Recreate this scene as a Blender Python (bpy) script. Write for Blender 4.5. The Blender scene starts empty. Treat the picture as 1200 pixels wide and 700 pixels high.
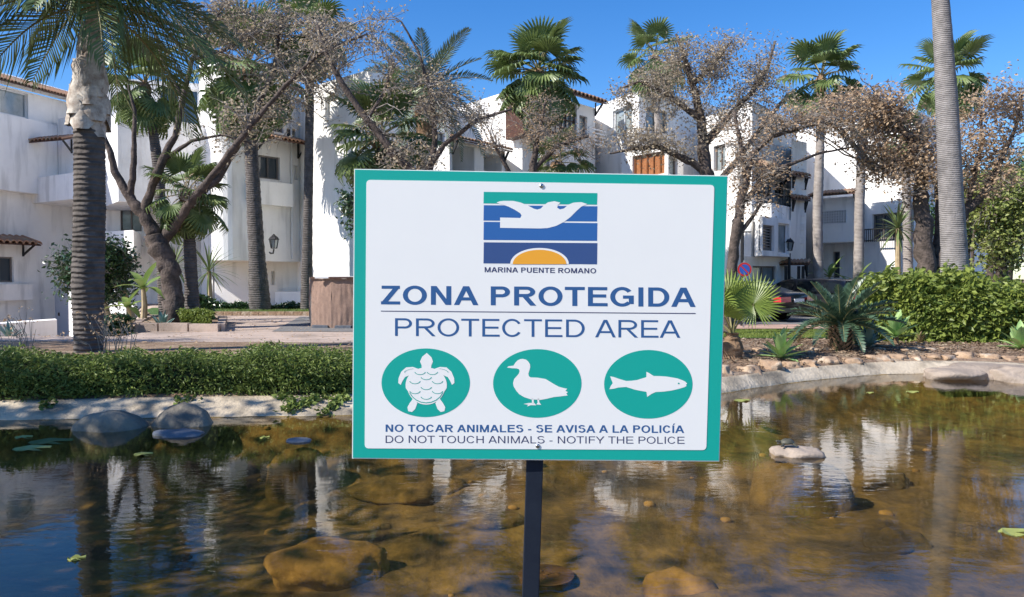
import bpy, bmesh, math, random, os
from mathutils import Vector, Matrix, noise
R = random.Random(7)
# ------------------------------------------------------------------ camera
FX = 900.0; CAMZ = 1.0; TH = math.atan((350-327)/FX)
scn = bpy.context.scene
COL = scn.collection
cd = bpy.data.cameras.new('camera'); cam = bpy.data.objects.new('camera', cd); COL.objects.link(cam)
cam.location = (0, 0, CAMZ); cam.rotation_euler = (math.radians(90)-TH, 0, 0)
cd.sensor_width = 36; cd.lens = 27; cd.clip_start = .05; cd.clip_end = 3000
scn.camera = cam
# ------------------------------------------------------------------ sky, sun, exposure
SAZ = Vector((-.92, -.40)).normalized(); SEL = math.radians(40)
w = bpy.data.worlds.new('World'); scn.world = w; w.use_nodes = True
wn = w.node_tree; bg = wn.nodes['Background']
sky = wn.nodes.new('ShaderNodeTexSky'); sky.sky_type = 'NISHITA'; sky.sun_disc = False
sky.sun_elevation = SEL; sky.sun_rotation = math.atan2(SAZ.x, SAZ.y)
sky.altitude = 0; sky.air_density = 1.0; sky.dust_density = .3; sky.ozone_density = 4.5
hs = wn.nodes.new('ShaderNodeHueSaturation'); hs.inputs['Saturation'].default_value = 1.30; hs.inputs['Hue'].default_value = .508; hs.inputs['Value'].default_value = .86
wn.links.new(sky.outputs[0], hs.inputs['Color']); wn.links.new(hs.outputs[0], bg.inputs[0]); bg.inputs[1].default_value = .11
sl = bpy.data.lights.new('sun', 'SUN'); sl.energy = 3.6; sl.angle = math.radians(.5); sl.color = (1, .95, .87)
so = bpy.data.objects.new('sun', sl); COL.objects.link(so)
sd = Vector((SAZ.x*math.cos(SEL), SAZ.y*math.cos(SEL), math.sin(SEL)))
so.rotation_euler = sd.to_track_quat('Z', 'Y').to_euler(); so.location = (-20, -10, 30)
vs = scn.view_settings; vs.view_transform = 'Standard'; vs.look = 'None'; vs.exposure = 1.05; vs.gamma = 1
scn.render.engine = 'CYCLES'
scn.cycles.max_bounces = 8; scn.cycles.transparent_max_bounces = 16

# ------------------------------------------------------------------ helpers
def ray(px, py):
    c = Vector(((px-600)/FX, 1.0, -(py-350)/FX))
    return Vector((c.x, c.y*math.cos(TH)+c.z*math.sin(TH), -c.y*math.sin(TH)+c.z*math.cos(TH)))
def at(px, py, D):
    d = ray(px, py); t = D/d.y
    return Vector((d.x*t, D, CAMZ+d.z*t))
def xd(px, D): p = at(px, 327, D); return Vector((p.x, p.y))
def zat(py, D, px=600): return at(px, py, D).z
def sm(t): t = max(0., min(1., t)); return t*t*(3-2*t)
def lerp(a, b, t): return a+(b-a)*t
def interp(x, pts):
    if x <= pts[0][0]: return pts[0][1]
    for (a, b), (c, d) in zip(pts, pts[1:]):
        if x <= c: return lerp(b, d, (x-a)/(c-a))
    return pts[-1][1]

class MB:
    def __init__(s): s.v = []; s.f = []; s.m = []
    def quad(s, *p, m=0):
        n = len(s.v); s.v += [tuple(q) for q in p]; s.f.append(tuple(range(n, n+len(p)))); s.m.append(m)
    def box(s, c, size, rz=0, m=0, M=None):
        n = len(s.v); cx, cy, cz = c; a, b, h = size[0]/2, size[1]/2, size[2]/2; cr, sr = math.cos(rz), math.sin(rz)
        for x, y, z in ((-a,-b,-h),(a,-b,-h),(a,b,-h),(-a,b,-h),(-a,-b,h),(a,-b,h),(a,b,h),(-a,b,h)):
            q = Vector((cx+x*cr-y*sr, cy+x*sr+y*cr, cz+z)); s.v.append(tuple(M @ q if M else q))
        for f in ((3,2,1,0),(4,5,6,7),(0,1,5,4),(1,2,6,5),(2,3,7,6),(3,0,4,7)): s.f.append(tuple(n+i for i in f)); s.m.append(m)
    def bar(s, a, b, wx, wz, m=0):
        a = Vector(a); b = Vector(b); d = (b-a).normalized()
        up = Vector((0,0,1)) if abs(d.z) < .95 else Vector((0,1,0))
        x = d.cross(up).normalized()*wx/2; y = x.cross(d).normalized()*wz/2; n = len(s.v)
        for p in (a, b):
            for q in (-x-y, x-y, x+y, -x+y): s.v.append(tuple(p+q))
        for f in ((0,1,2,3),(7,6,5,4),(0,4,5,1),(1,5,6,2),(2,6,7,3),(3,7,4,0)): s.f.append(tuple(n+i for i in f)); s.m.append(m)
    def tube(s, pts, rad, n=8, m=0, cap=True, jit=0):
        pts = [Vector(p) for p in pts]; b = len(s.v); k = len(pts)
        up = None
        for i, p in enumerate(pts):
            d = (pts[min(i+1, k-1)]-pts[max(i-1, 0)]); d = d.normalized() if d.length > 1e-9 else Vector((0,0,1))
            if up is None: up = Vector((1,0,0)) if abs(d.x) < .8 else Vector((0,1,0))
            x = (up-d*up.dot(d)).normalized(); up = x; y = d.cross(x)
            r = rad[i] if isinstance(rad, (list, tuple)) else rad
            for j in range(n):
                a = 2*math.pi*j/n; rr = r*(1+(R.uniform(-jit, jit) if jit else 0))
                s.v.append(tuple(p+(x*math.cos(a)+y*math.sin(a))*rr))
        for i in range(k-1):
            for j in range(n):
                j2 = (j+1) % n; s.f.append((b+i*n+j, b+i*n+j2, b+(i+1)*n+j2, b+(i+1)*n+j)); s.m.append(m)
        if cap:
            s.f.append(tuple(b+j for j in range(n))[::-1]); s.m.append(m); s.f.append(tuple(b+(k-1)*n+j for j in range(n))); s.m.append(m)
    def prism(s, poly, z0, z1, m=0):
        n = len(s.v); k = len(poly)
        zz0 = z0 if isinstance(z0, (list, tuple)) else [z0]*k; zz1 = z1 if isinstance(z1, (list, tuple)) else [z1]*k
        s.v += [(p[0], p[1], z) for p, z in zip(poly, zz0)]+[(p[0], p[1], z) for p, z in zip(poly, zz1)]
        for i in range(k): j = (i+1) % k; s.f.append((n+i, n+j, n+k+j, n+k+i)); s.m.append(m)
        s.f.append(tuple(n+i for i in range(k))[::-1]); s.f.append(tuple(n+k+i for i in range(k))); s.m += [m, m]
    def mesh(s, name, mats, smooth=False):
        me = bpy.data.meshes.new(name); me.from_pydata(s.v, [], s.f)
        for m in (mats if isinstance(mats, (list, tuple)) else [mats]): me.materials.append(m)
        if len(me.materials) > 1: me.polygons.foreach_set('material_index', s.m)
        if smooth: me.polygons.foreach_set('use_smooth', [True]*len(me.polygons))
        me.update(); return me
    def build(s, name, mats, parent=None, smooth=False, fix=True):
        me = s.mesh(name, mats, smooth)
        if fix and len(me.polygons) < 60000:
            bm = bmesh.new(); bm.from_mesh(me); bmesh.ops.recalc_face_normals(bm, faces=bm.faces); bm.to_mesh(me); bm.free()
        return ob(name, me, parent)
def ob(name, data, parent=None, mw=None):
    o = bpy.data.objects.new(name, data); COL.objects.link(o)
    if parent: o.parent = parent; o.matrix_parent_inverse = Matrix.Translation(-parent.location) if PINV else Matrix()
    if mw is not None: o.matrix_basis = mw
    return o
PINV = True   # every thing's Empty has no rotation; children are modelled in place
def tag(o, label=None, cat=None, group=None, kind=None):
    if label: o['label'] = label
    if cat: o['category'] = cat
    if group: o['group'] = group
    if kind: o['kind'] = kind
    return o
def thing(name, loc, label, cat, group=None):
    o = bpy.data.objects.new(name, None); COL.objects.link(o); o.location = loc; o.empty_display_size = .1
    return tag(o, label, cat, group)

# ------------------------------------------------------------------ materials
def pm(name, c1, c2=None, scale=6, rough=.8, bump=0, bs=None, spec=.3, island=0, transl=0, metal=0, wav=None, detail=5, c3=None, s3=.7, coat=0, obj=False, streak=0):
    m = bpy.data.materials.new(name); m.use_nodes = True; t = m.node_tree; N = t.nodes; L = t.links
    b = N['Principled BSDF']; b.inputs['Roughness'].default_value = rough; b.inputs['Specular IOR Level'].default_value = spec
    b.inputs['Metallic'].default_value = metal; b.inputs['Coat Weight'].default_value = coat
    b.inputs['Base Color'].default_value = (*c1, 1)
    geo = N.new('ShaderNodeNewGeometry')
    tc = N.new('ShaderNodeTexCoord'); pos = tc.outputs['Object'] if obj else geo.outputs['Position']
    out = None
    if c2:
        ns = N.new('ShaderNodeTexNoise'); ns.inputs['Scale'].default_value = scale; ns.inputs['Detail'].default_value = detail; ns.inputs['Roughness'].default_value = .65
        L.new(pos, ns.inputs['Vector'])
        fac = ns.outputs['Fac']
        mr = N.new('ShaderNodeMapRange'); mr.inputs[1].default_value = .35; mr.inputs[2].default_value = .65; L.new(fac, mr.inputs[0]); fac = mr.outputs[0]
        if island:
            mx = N.new('ShaderNodeMath'); mx.operation = 'MULTIPLY_ADD'; mx.inputs[1].default_value = island; L.new(geo.outputs['Random Per Island'], mx.inputs[0])
            mm = N.new('ShaderNodeMath'); mm.operation = 'MULTIPLY'; mm.inputs[1].default_value = 1-island; L.new(fac, mm.inputs[0]); L.new(mm.outputs[0], mx.inputs[2]); fac = mx.outputs[0]
        mix = N.new('ShaderNodeMix'); mix.data_type = 'RGBA'; mix.inputs[6].default_value = (*c1, 1); mix.inputs[7].default_value = (*c2, 1)
        L.new(fac, mix.inputs[0]); out = mix.outputs[2]
        if c3:
            n3 = N.new('ShaderNodeTexNoise'); n3.inputs['Scale'].default_value = s3; n3.inputs['Detail'].default_value = 6
            if streak:
                mpp = N.new('ShaderNodeMapping'); mpp.inputs['Scale'].default_value = (1, 1, streak); L.new(pos, mpp.inputs[0]); L.new(mpp.outputs[0], n3.inputs['Vector'])
            else: L.new(pos, n3.inputs['Vector'])
            m3 = N.new('ShaderNodeMapRange'); m3.inputs[1].default_value = .52; m3.inputs[2].default_value = .68; L.new(n3.outputs['Fac'], m3.inputs[0])
            mix3 = N.new('ShaderNodeMix'); mix3.data_type = 'RGBA'; mix3.inputs[7].default_value = (*c3, 1); L.new(m3.outputs[0], mix3.inputs[0]); L.new(out, mix3.inputs[6]); out = mix3.outputs[2]
        L.new(out, b.inputs['Base Color'])
    if bump:
        nb = N.new('ShaderNodeTexNoise'); nb.inputs['Scale'].default_value = bs or scale*3; nb.inputs['Detail'].default_value = 6
        L.new(pos, nb.inputs['Vector'])
        h = nb.outputs['Fac']
        if wav:
            wv = N.new('ShaderNodeTexWave'); wv.bands_direction = 'Z'; wv.inputs['Scale'].default_value = wav; wv.inputs['Distortion'].default_value = 2.5; wv.inputs['Detail'].default_value = 2
            L.new(pos, wv.inputs['Vector']); ad = N.new('ShaderNodeMath'); ad.operation = 'ADD'; L.new(h, ad.inputs[0]); L.new(wv.outputs['Fac'], ad.inputs[1]); h = ad.outputs[0]
        bp = N.new('ShaderNodeBump'); bp.inputs['Strength'].default_value = bump; bp.inputs['Distance'].default_value = .02
        L.new(h, bp.inputs['Height']); L.new(bp.outputs[0], b.inputs['Normal'])
    if transl:
        tr = N.new('ShaderNodeBsdfTranslucent'); tr.inputs[0].default_value = (*[min(1, x*1.6) for x in (c2 or c1)], 1)
        if out: L.new(out, tr.inputs[0])
        ms = N.new('ShaderNodeMixShader'); ms.inputs[0].default_value = transl
        L.new(b.outputs[0], ms.inputs[1]); L.new(tr.outputs[0], ms.inputs[2]); L.new(ms.outputs[0], N['Material Output'].inputs[0])
    return m
def rgb(r, g, b): return tuple(((c/255)/12.92 if c/255 <= .04045 else ((c/255+.055)/1.055)**2.4) for c in (r, g, b))
M = {}
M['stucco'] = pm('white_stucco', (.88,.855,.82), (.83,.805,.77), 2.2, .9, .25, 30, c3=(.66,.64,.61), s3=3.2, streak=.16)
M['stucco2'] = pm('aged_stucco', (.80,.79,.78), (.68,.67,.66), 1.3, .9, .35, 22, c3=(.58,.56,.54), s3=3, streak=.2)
M['tile'] = pm('clay_tile', (.42,.22,.13), (.28,.17,.11), 9, .85, .4, 40, c3=(.33,.28,.20), s3=2)
M['rwood'] = pm('dark_wood', (.10,.045,.03), (.055,.028,.02), 12, .6, .3)
M['owood'] = pm('orange_wood', (.36,.15,.06), (.24,.09,.035), 14, .55, .2)
M['frame'] = pm('white_frame', (.72,.72,.72), rough=.4)
M['gframe'] = pm('grey_frame', (.18,.16,.15), rough=.5)
M['glass'] = pm('window_glass', (.035,.05,.065), rough=.05, spec=.8)
M['cglass'] = pm('curtained_glass', (.30,.34,.35), (.20,.24,.25), 3, rough=.08, spec=.8)
M['iron'] = pm('black_iron', (.02,.02,.022), rough=.5)
M['asphalt'] = pm('asphalt', (.21,.205,.20), (.16,.155,.155), 3, .9, .4, 120)
M['brick'] = pm('pink_paving', (.50,.33,.26), (.40,.26,.20), 5, .9, .3, 50)
M['paver'] = pm('pale_paving', (.50,.39,.32), (.38,.30,.25), 2.2, .9, .4, 40, c3=(.28,.22,.18), s3=1.1)
M['soil'] = pm('soil_mulch', (.30,.21,.14), (.16,.10,.065), 14, .95, 1.0, 45, c3=(.40,.31,.22), s3=3)
M['lawn'] = pm('lawn_base', (.07,.13,.03), (.04,.09,.02), 8, .9, .6, 60)
M['concrete'] = pm('pond_concrete', (.56,.47,.35), (.42,.345,.25), 4, .85, .6, 35, c3=(.17,.145,.11), s3=2.0)
M['stone'] = pm('edging_stone', (.42,.29,.185), (.26,.17,.11), 9, .85, 1.0, 22, c3=(.52,.43,.33), s3=5)
M['boulder'] = pm('grey_boulder', (.22,.195,.15), (.12,.105,.085), 5, .6, .6, 25, c3=(.24,.22,.17), s3=3)
M['rimrock'] = pm('rim_rock', (.36,.29,.23), (.25,.20,.16), 4, .8, .6, 25)
M['bed'] = pm('pond_bed_silt', (.24,.16,.052), (.058,.045,.02), 4.5, .95, 1.0, 14, c3=(.035,.03,.02), s3=2.2, detail=12)
M['bedrock'] = pm('algae_rock', (.42,.26,.075), (.17,.105,.035), 6, .9, .8, 12, detail=8)
M['palmtrunk'] = pm('ringed_palm_bark', (.15,.13,.12), (.075,.065,.06), 7, .9, .7, 20, wav=6)
M['palmtrunk2'] = pm('smooth_palm_bark', (.36,.32,.29), (.25,.22,.20), 5, .9, .4, 22, wav=7)
M['palmtrunk3'] = pm('pale_palm_bark', (.29,.265,.25), (.18,.165,.155), 9, .9, .45, 40, wav=11, c3=(.13,.12,.115), s3=2.2)
M['fibre'] = pm('palm_fibre', (.30,.19,.11), (.16,.10,.06), 14, .95, .9, 40)
M['boot'] = pm('dry_leaf_boot', (.66,.61,.55), (.30,.24,.20), 11, .8, .5, 12)
M['bark'] = pm('rough_bark', (.13,.10,.085), (.05,.04,.034), 9, .95, 1.0, 26)
M['twig'] = pm('twig_bark', (.32,.29,.26), (.19,.165,.145), 12, .9)
M['brownleaf'] = pm('dry_brown_leaf', (.64,.48,.32), (.34,.22,.13), 3, .7, island=.75, transl=.4)
M['tanleaf'] = pm('dry_tan_leaf', (.60,.50,.36), (.30,.235,.155), 3, .7, island=.8, transl=.4)
M['fan'] = pm('fan_palm_leaf', (.22,.28,.09), (.075,.125,.04), 2.5, .42, island=.45, transl=.22, spec=.5)
M['fanlit'] = pm('young_fan_leaf', (.30,.36,.07), (.16,.23,.045), 2.5, .42, island=.3, transl=.3, spec=.5)
M['fandry'] = pm('dry_fan_leaf', (.34,.26,.13), (.20,.15,.08), 3, .8, island=.5, transl=.2)
M['feather'] = pm('feather_leaf', (.17,.23,.075), (.06,.10,.035), 3, .42, island=.5, transl=.22, spec=.5)
M['date'] = pm('date_leaf', (.17,.22,.15), (.10,.14,.09), 3, .5, island=.5, transl=.15)
M['cycad'] = pm('cycad_leaf', (.085,.145,.085), (.035,.075,.045), 3, .38, island=.5, transl=.1, spec=.45)
M['petiole'] = pm('petiole', (.26,.24,.10), (.18,.15,.07), 6, .6)
M['agave'] = pm('agave_leaf', (.42,.55,.20), (.20,.34,.13), 5, .5, transl=.15)
M['agaveblue'] = pm('agave_blue', (.22,.33,.28), (.13,.22,.19), 5, .5)
M['yucca'] = pm('strap_leaf', (.22,.27,.10), (.09,.14,.05), 4, .5, island=.5, transl=.15)
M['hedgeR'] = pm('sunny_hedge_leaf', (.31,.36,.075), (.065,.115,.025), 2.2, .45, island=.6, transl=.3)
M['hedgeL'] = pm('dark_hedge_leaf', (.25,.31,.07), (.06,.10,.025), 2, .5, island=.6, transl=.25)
M['greenleaf'] = pm('tree_leaf', (.40,.43,.13), (.10,.15,.04), 1.6, .5, island=.55, transl=.25)
M['darkleaf'] = pm('glossy_dark_leaf', (.055,.11,.035), (.025,.06,.02), 3, .3, island=.6, transl=.1, spec=.6)
M['banana'] = pm('banana_leaf', (.28,.36,.10), (.14,.23,.06), 5, .45, island=.4, transl=.3)
M['cane'] = pm('pale_stem', (.45,.36,.22), (.32,.25,.15), 8, .8)
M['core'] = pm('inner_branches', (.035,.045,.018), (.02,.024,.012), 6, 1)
M['fabric'] = pm('brown_fence_fabric', (.30,.20,.155), (.24,.16,.125), 18, .9, .3, 60)
M['teal'] = pm('sign_teal', rgb(10,164,148), rough=.38, spec=.4)
M['swhite'] = pm('sign_white', (.85,.84,.80), (.83,.82,.785), 5, rough=.32, spec=.4)
M['sblue'] = pm('sign_blue', rgb(48,100,164), rough=.4)
M['sblue2'] = pm('sign_text_blue', rgb(50,92,142), rough=.4)
M['snavy'] = pm('sign_navy', rgb(56,82,132), rough=.4)
M['stext'] = pm('sign_text_dark', rgb(62,66,100), rough=.4)
M['sorange'] = pm('sign_orange', rgb(238,166,52), rough=.4)
M['post'] = pm('sign_post_paint', (.010,.014,.024), (.013,.018,.029), 30, .6, .04, 300, spec=.15)
M['steel'] = pm('steel', (.55,.55,.55), rough=.3, metal=1)
M['carpaint'] = pm('black_car_paint', (.006,.007,.010), rough=.3, spec=.35, coat=.25)
M['carglass'] = pm('car_glass', (.010,.013,.014), rough=.12, spec=.2)
M['red'] = pm('red_lamp', (.55,.02,.02), rough=.2, spec=.7)
M['rubber'] = pm('rubber', (.015,.015,.015), rough=.9)
M['plate'] = pm('number_plate', (.75,.75,.75), rough=.4)
M['pot'] = pm('terracotta_basket', (.16,.09,.05), (.09,.05,.03), 20, .9)
M['lily'] = pm('floating_leaf', (.34,.36,.10), (.22,.24,.06), 8, .5)
M['turtle'] = pm('terrapin_shell', (.05,.05,.04), (.09,.085,.06), 30, .5)
M['slab'] = pm('grey_stone_slab', (.17,.185,.21), (.11,.12,.14), 8, .5, .4)
M['blue_disc'] = pm('traffic_blue', (.03,.10,.42), rough=.4)
M['red_ring'] = pm('traffic_red', (.5,.03,.03), rough=.4)

# ------------------------------------------------------------------ terrain
POND = [(-9,4.6),(-6,5.25),(-3.66,5.4),(-2.1,5.52),(-1.15,5.6),(0,5.9),(1.0,6.3),(1.75,6.63),(2.35,7.1),(3.0,7.55),(3.9,8.0),(4.75,8.05),(5.4,7.75),(6.6,7.2),(8.5,6),(9.5,3),(8,0),(4,-2.2),(-3,-2.5),(-8,-1),(-10.5,2)]
PC = Vector((0, 2.6))
def catmull(P, n=8):
    out = []; k = len(P)
    for i in range(k):
        p0, p1, p2, p3 = [Vector(P[(i+j-1) % k]) for j in range(4)]
        for s in range(n):
            t = s/n; out.append(.5*((2*p1)+(p2-p0)*t+(2*p0-5*p1+4*p2-p3)*t*t+(3*p1-p0-3*p2+p3)*t**3))
    return out
SHORE = catmull(POND, 8)
_ang = sorted([(math.atan2(p.y-PC.y, p.x-PC.x), (p-PC).length) for p in SHORE])
_ang = [(_ang[-1][0]-2*math.pi, _ang[-1][1])]+_ang+[(_ang[0][0]+2*math.pi, _ang[0][1])]
def shore_r(a):
    a = (a+math.pi) % (2*math.pi)-math.pi
    return interp(a, _ang)
def shore_pt(a, off, wob=0): return PC+Vector((math.cos(a), math.sin(a)))*(shore_r(a)+off)
def offset_of(x, y):
    v = Vector((x, y))-PC; return v.length-shore_r(math.atan2(v.y, v.x))
BASE = [(0,.1),(8,.12),(9.5,.15),(11,.1),(13,-.02),(16,-.1),(19,-.15),(40,-.15),(80,0.),(400,.5)]
LEFTB = [(0,.1),(6,.12),(7.5,.22),(9,.2),(12,.08),(14,.05),(24,.05),(60,.0),(400,.5)]
def G(x, y):
    D = max(y, .01)
    r = interp(D, BASE); l = interp(D, LEFTB); t = sm((x+1.5)/4)
    z = lerp(l, r, t)
    if y > 12: z -= sm((-.475-x/y)/.055)*min((y-12), 17)*.086
    return z
ang = []
a = 0
NA = 900
for i in range(NA): ang.append(2*math.pi*i/NA)
def rings(offs, zf, name, mat, kind='structure', smooth=True, wob=0):
    b = MB()
    for o in offs:
        for a in ang:
            p = shore_pt(a, o); z = zf(p.x, p.y, o, a); b.v.append((p.x, p.y, z))
    for i in range(len(offs)-1):
        for j in range(NA):
            k = (j+1) % NA; b.f.append((i*NA+j, i*NA+k, (i+1)*NA+k, (i+1)*NA+j)); b.m.append(0)
    o = b.build(name, mat, smooth=smooth, fix=False); return tag(o, kind=kind)
offs = [.36,.45,.6]
while offs[-1] < 30: offs.append(offs[-1]*1.06+.05)
offs += [34,40,50,65,90,130,200,350,700,1500]
GRD = rings(offs, lambda x, y, o, a: G(x, y)+.012*noise.noise((x*3, y*3, 0))*(1 if o < 12 else 0) - (.03 if o < .4 else 0), 'ground', M['soil'])
def rimz(x, y, o, a):
    n = .008*noise.noise((x*5, y*5, 1))
    if o < -.3: return -.6
    if o < -.01: return lerp(-.5, -.02, (o+.3)/.3)-.02
    if o < .33: return lerp(0, .105, (max(0, o)/.33)**.8)+n
    return lerp(.11, -.03, (o-.33)/.12)+n*.3
ro = rings([-.35,-.2,-.08,0,.06,.12,.2,.28,.33,.37,.42,.45], rimz, 'pond_rim', M['concrete'])
def bedz(x, y):
    dd = .03-offset_of(x, y); dpt = sm((dd-.2)/1.3); e_ = sm(dd/.45)
    z = .006-.15*e_-dpt*.16+e_*(.06*noise.noise((x*1.1, y*1.1, 3))+.03*noise.noise((x*4, y*4, 5))+.012*noise.noise((x*11, y*11, 8)))
    return z-(.1*sm(-x/2)*e_ if x < 0 else 0)
b = MB()   # pond bed (heightfield inside the rim)
nr = 90
for i in range(nr+1):
    for a in ang[::3]:
        rr = (shore_r(a)+.03)*(i/nr); p = PC+Vector((math.cos(a), math.sin(a)))*rr
        z = bedz(p.x, p.y)
        b.v.append((p.x, p.y, z))
na = len(ang[::3])
for i in range(nr):
    for j in range(na): k = (j+1) % na; b.f.append((i*na+j, i*na+k, (i+1)*na+k, (i+1)*na+j)); b.m.append(0)
BED = tag(b.build('pond_bed', M['bed'], smooth=True, fix=False), kind='structure')
# water sheet
wm = bpy.data.materials.new('pond_water'); wm.use_nodes = True; t = wm.node_tree; t.nodes.clear()
o_ = t.nodes.new('ShaderNodeOutputMaterial'); mx = t.nodes.new('ShaderNodeMixShader'); fr = t.nodes.new('ShaderNodeFresnel'); 
tr = t.nodes.new('ShaderNodeBsdfTransparent'); tr.inputs[0].default_value = (.80, .73, .55, 1); gl = t.nodes.new('ShaderNodeBsdfGlossy'); gl.inputs['Roughness'].default_value = .015; gl.inputs[0].default_value = (.97,.98,1,1)
g_ = t.nodes.new('ShaderNodeNewGeometry'); mp = t.nodes.new('ShaderNodeMapping'); mp.inputs['Scale'].default_value = (1.0, 2.1, 1)
n1 = t.nodes.new('ShaderNodeTexNoise'); n1.inputs['Scale'].default_value = 8; n1.inputs['Detail'].default_value = 4; n1.inputs['Distortion'].default_value = .6
n2 = t.nodes.new('ShaderNodeTexNoise'); n2.inputs['Scale'].default_value = 1.1; n2.inputs['Detail'].default_value = 1
ml = t.nodes.new('ShaderNodeMath'); ml.operation = 'MULTIPLY'; mr = t.nodes.new('ShaderNodeMapRange'); mr.inputs[1].default_value = .4; mr.inputs[2].default_value = .6; mr.inputs[3].default_value = .25
ir = t.nodes.new('ShaderNodeMapRange'); ir.inputs[3].default_value = 1.33; ir.inputs[4].default_value = 1/1.33   # thin sheet: the same reflectance from either side
t.links.new(g_.outputs['Backfacing'], ir.inputs[0]); t.links.new(ir.outputs[0], fr.inputs[0])
bp = t.nodes.new('ShaderNodeBump'); bp.inputs['Strength'].default_value = .16; bp.inputs['Distance'].default_value = .006
t.links.new(g_.outputs['Position'], mp.inputs[0]); t.links.new(mp.outputs[0], n1.inputs[0]); t.links.new(g_.outputs['Position'], n2.inputs[0])
t.links.new(n2.outputs['Fac'], mr.inputs[0]); t.links.new(n1.outputs['Fac'], ml.inputs[0]); t.links.new(mr.outputs[0], ml.inputs[1]); t.links.new(ml.outputs[0], bp.inputs['Height'])
t.links.new(bp.outputs[0], fr.inputs['Normal']); t.links.new(bp.outputs[0], gl.inputs['Normal'])
t.links.new(fr.outputs[0], mx.inputs[0]); t.links.new(tr.outputs[0], mx.inputs[1]); t.links.new(gl.outputs[0], mx.inputs[2]); t.links.new(mx.outputs[0], o_.inputs[0])
b = MB(); pts = [shore_pt(a, .06) for a in ang[::4]]
b.quad(*[(p.x, p.y, 0) for p in pts]); tag(b.build('water', wm), kind='structure')

def sheet(name, mat, poly, dz=.015, step=.35, pave=None):
    """ground covering cut to a quad (four xy corners), draped on the terrain"""
    b = MB(); A, B_, C_, D_ = [Vector(p) for p in poly]
    n = max(2, int(max((B_-A).length, (C_-D_).length)/step)); m = max(2, int(max((D_-A).length, (C_-B_).length)/step))
    for i in range(m+1):
        for j in range(n+1):
            p = A.lerp(B_, j/n).lerp(D_.lerp(C_, j/n), i/m); b.v.append((p.x, p.y, G(p.x, p.y)+dz))
    for i in range(m):
        for j in range(n): q = i*(n+1)+j; b.f.append((q, q+1, q+n+2, q+n+1)); b.m.append(0)
    return tag(b.build(name, mat, smooth=True, fix=False), kind='structure')
# right: lawn, brick strip, road; left: paved path and lawn
sheet('road', M['asphalt'], [(1.2,18.6),(60,22),(60,30),(1.2,27)], .02)
sheet('brick_pavement', M['brick'], [(1.2,16.4),(60,19.4),(60,21.98),(1.2,18.55)], .035)
sheet('lawn', M['lawn'], [(1.2,12.6),(8,13.4),(22,15.6),(1.2,16.38)], .02)
sheet('far_pavement', M['paver'], [(1.2,27.05),(60,30.05),(60,34),(1.2,32)], .05)
sheet('path', M['paver'], [(-14,8.6),(1.0,8.2),(1.0,19.4),(-24,19.4)], .02)
sheet('yard', M['paver'], [(-27,19.45),(-9.4,19.45),(-12,28),(-27,28)], .02)
sheet('garden_bed', M['soil'], [(-14,8.0),(-1.5,7.4),(-1.0,9.3),(-13,10.6)], .035)
sheet('service_road', M['asphalt'], [(-4.2,13.4),(1.1,13.0),(1.1,18.8),(-5.2,18.8)], .026)
sheet('lawn', M['lawn'], [(-9.2,19.6),(1,19.6),(1,24.5),(-11.8,24.5)], .03)

def grass(name, poly, n, h, label):
    b = MB(); A, B_, C_, D_ = [Vector(p) for p in poly]
    for _ in range(n):
        p = A.lerp(B_, R.random()).lerp(D_.lerp(C_, R.random()), R.random()); z = G(p.x, p.y)+.02; a = R.uniform(0, 6.28); hh = h*R.uniform(.5, 1.2); wv = .006
        dx, dy = math.cos(a)*wv, math.sin(a)*wv; lx, ly = R.uniform(-.6,.6)*hh, R.uniform(-.6,.6)*hh
        n0 = len(b.v); b.v += [(p.x-dx, p.y-dy, z), (p.x+dx, p.y+dy, z), (p.x+lx, p.y+ly, z+hh)]; b.f.append((n0, n0+1, n0+2)); b.m.append(0)
    o = b.build(name, M['hedgeL'] if h > .05 else M['hedgeR'], fix=False); tag(o, label, 'grass', kind='stuff')
grass('grass', [(1.3,12.7),(8,13.5),(8,16.2),(1.3,16.3)], 26000, .04, 'mown green grass strip between the planting bed and the brick pavement')
grass('grass', [(-9,19.7),(-3,19.7),(-3,24),(-11,24)], 12000, .06, 'mown grass in front of the white apartment wall')

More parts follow.
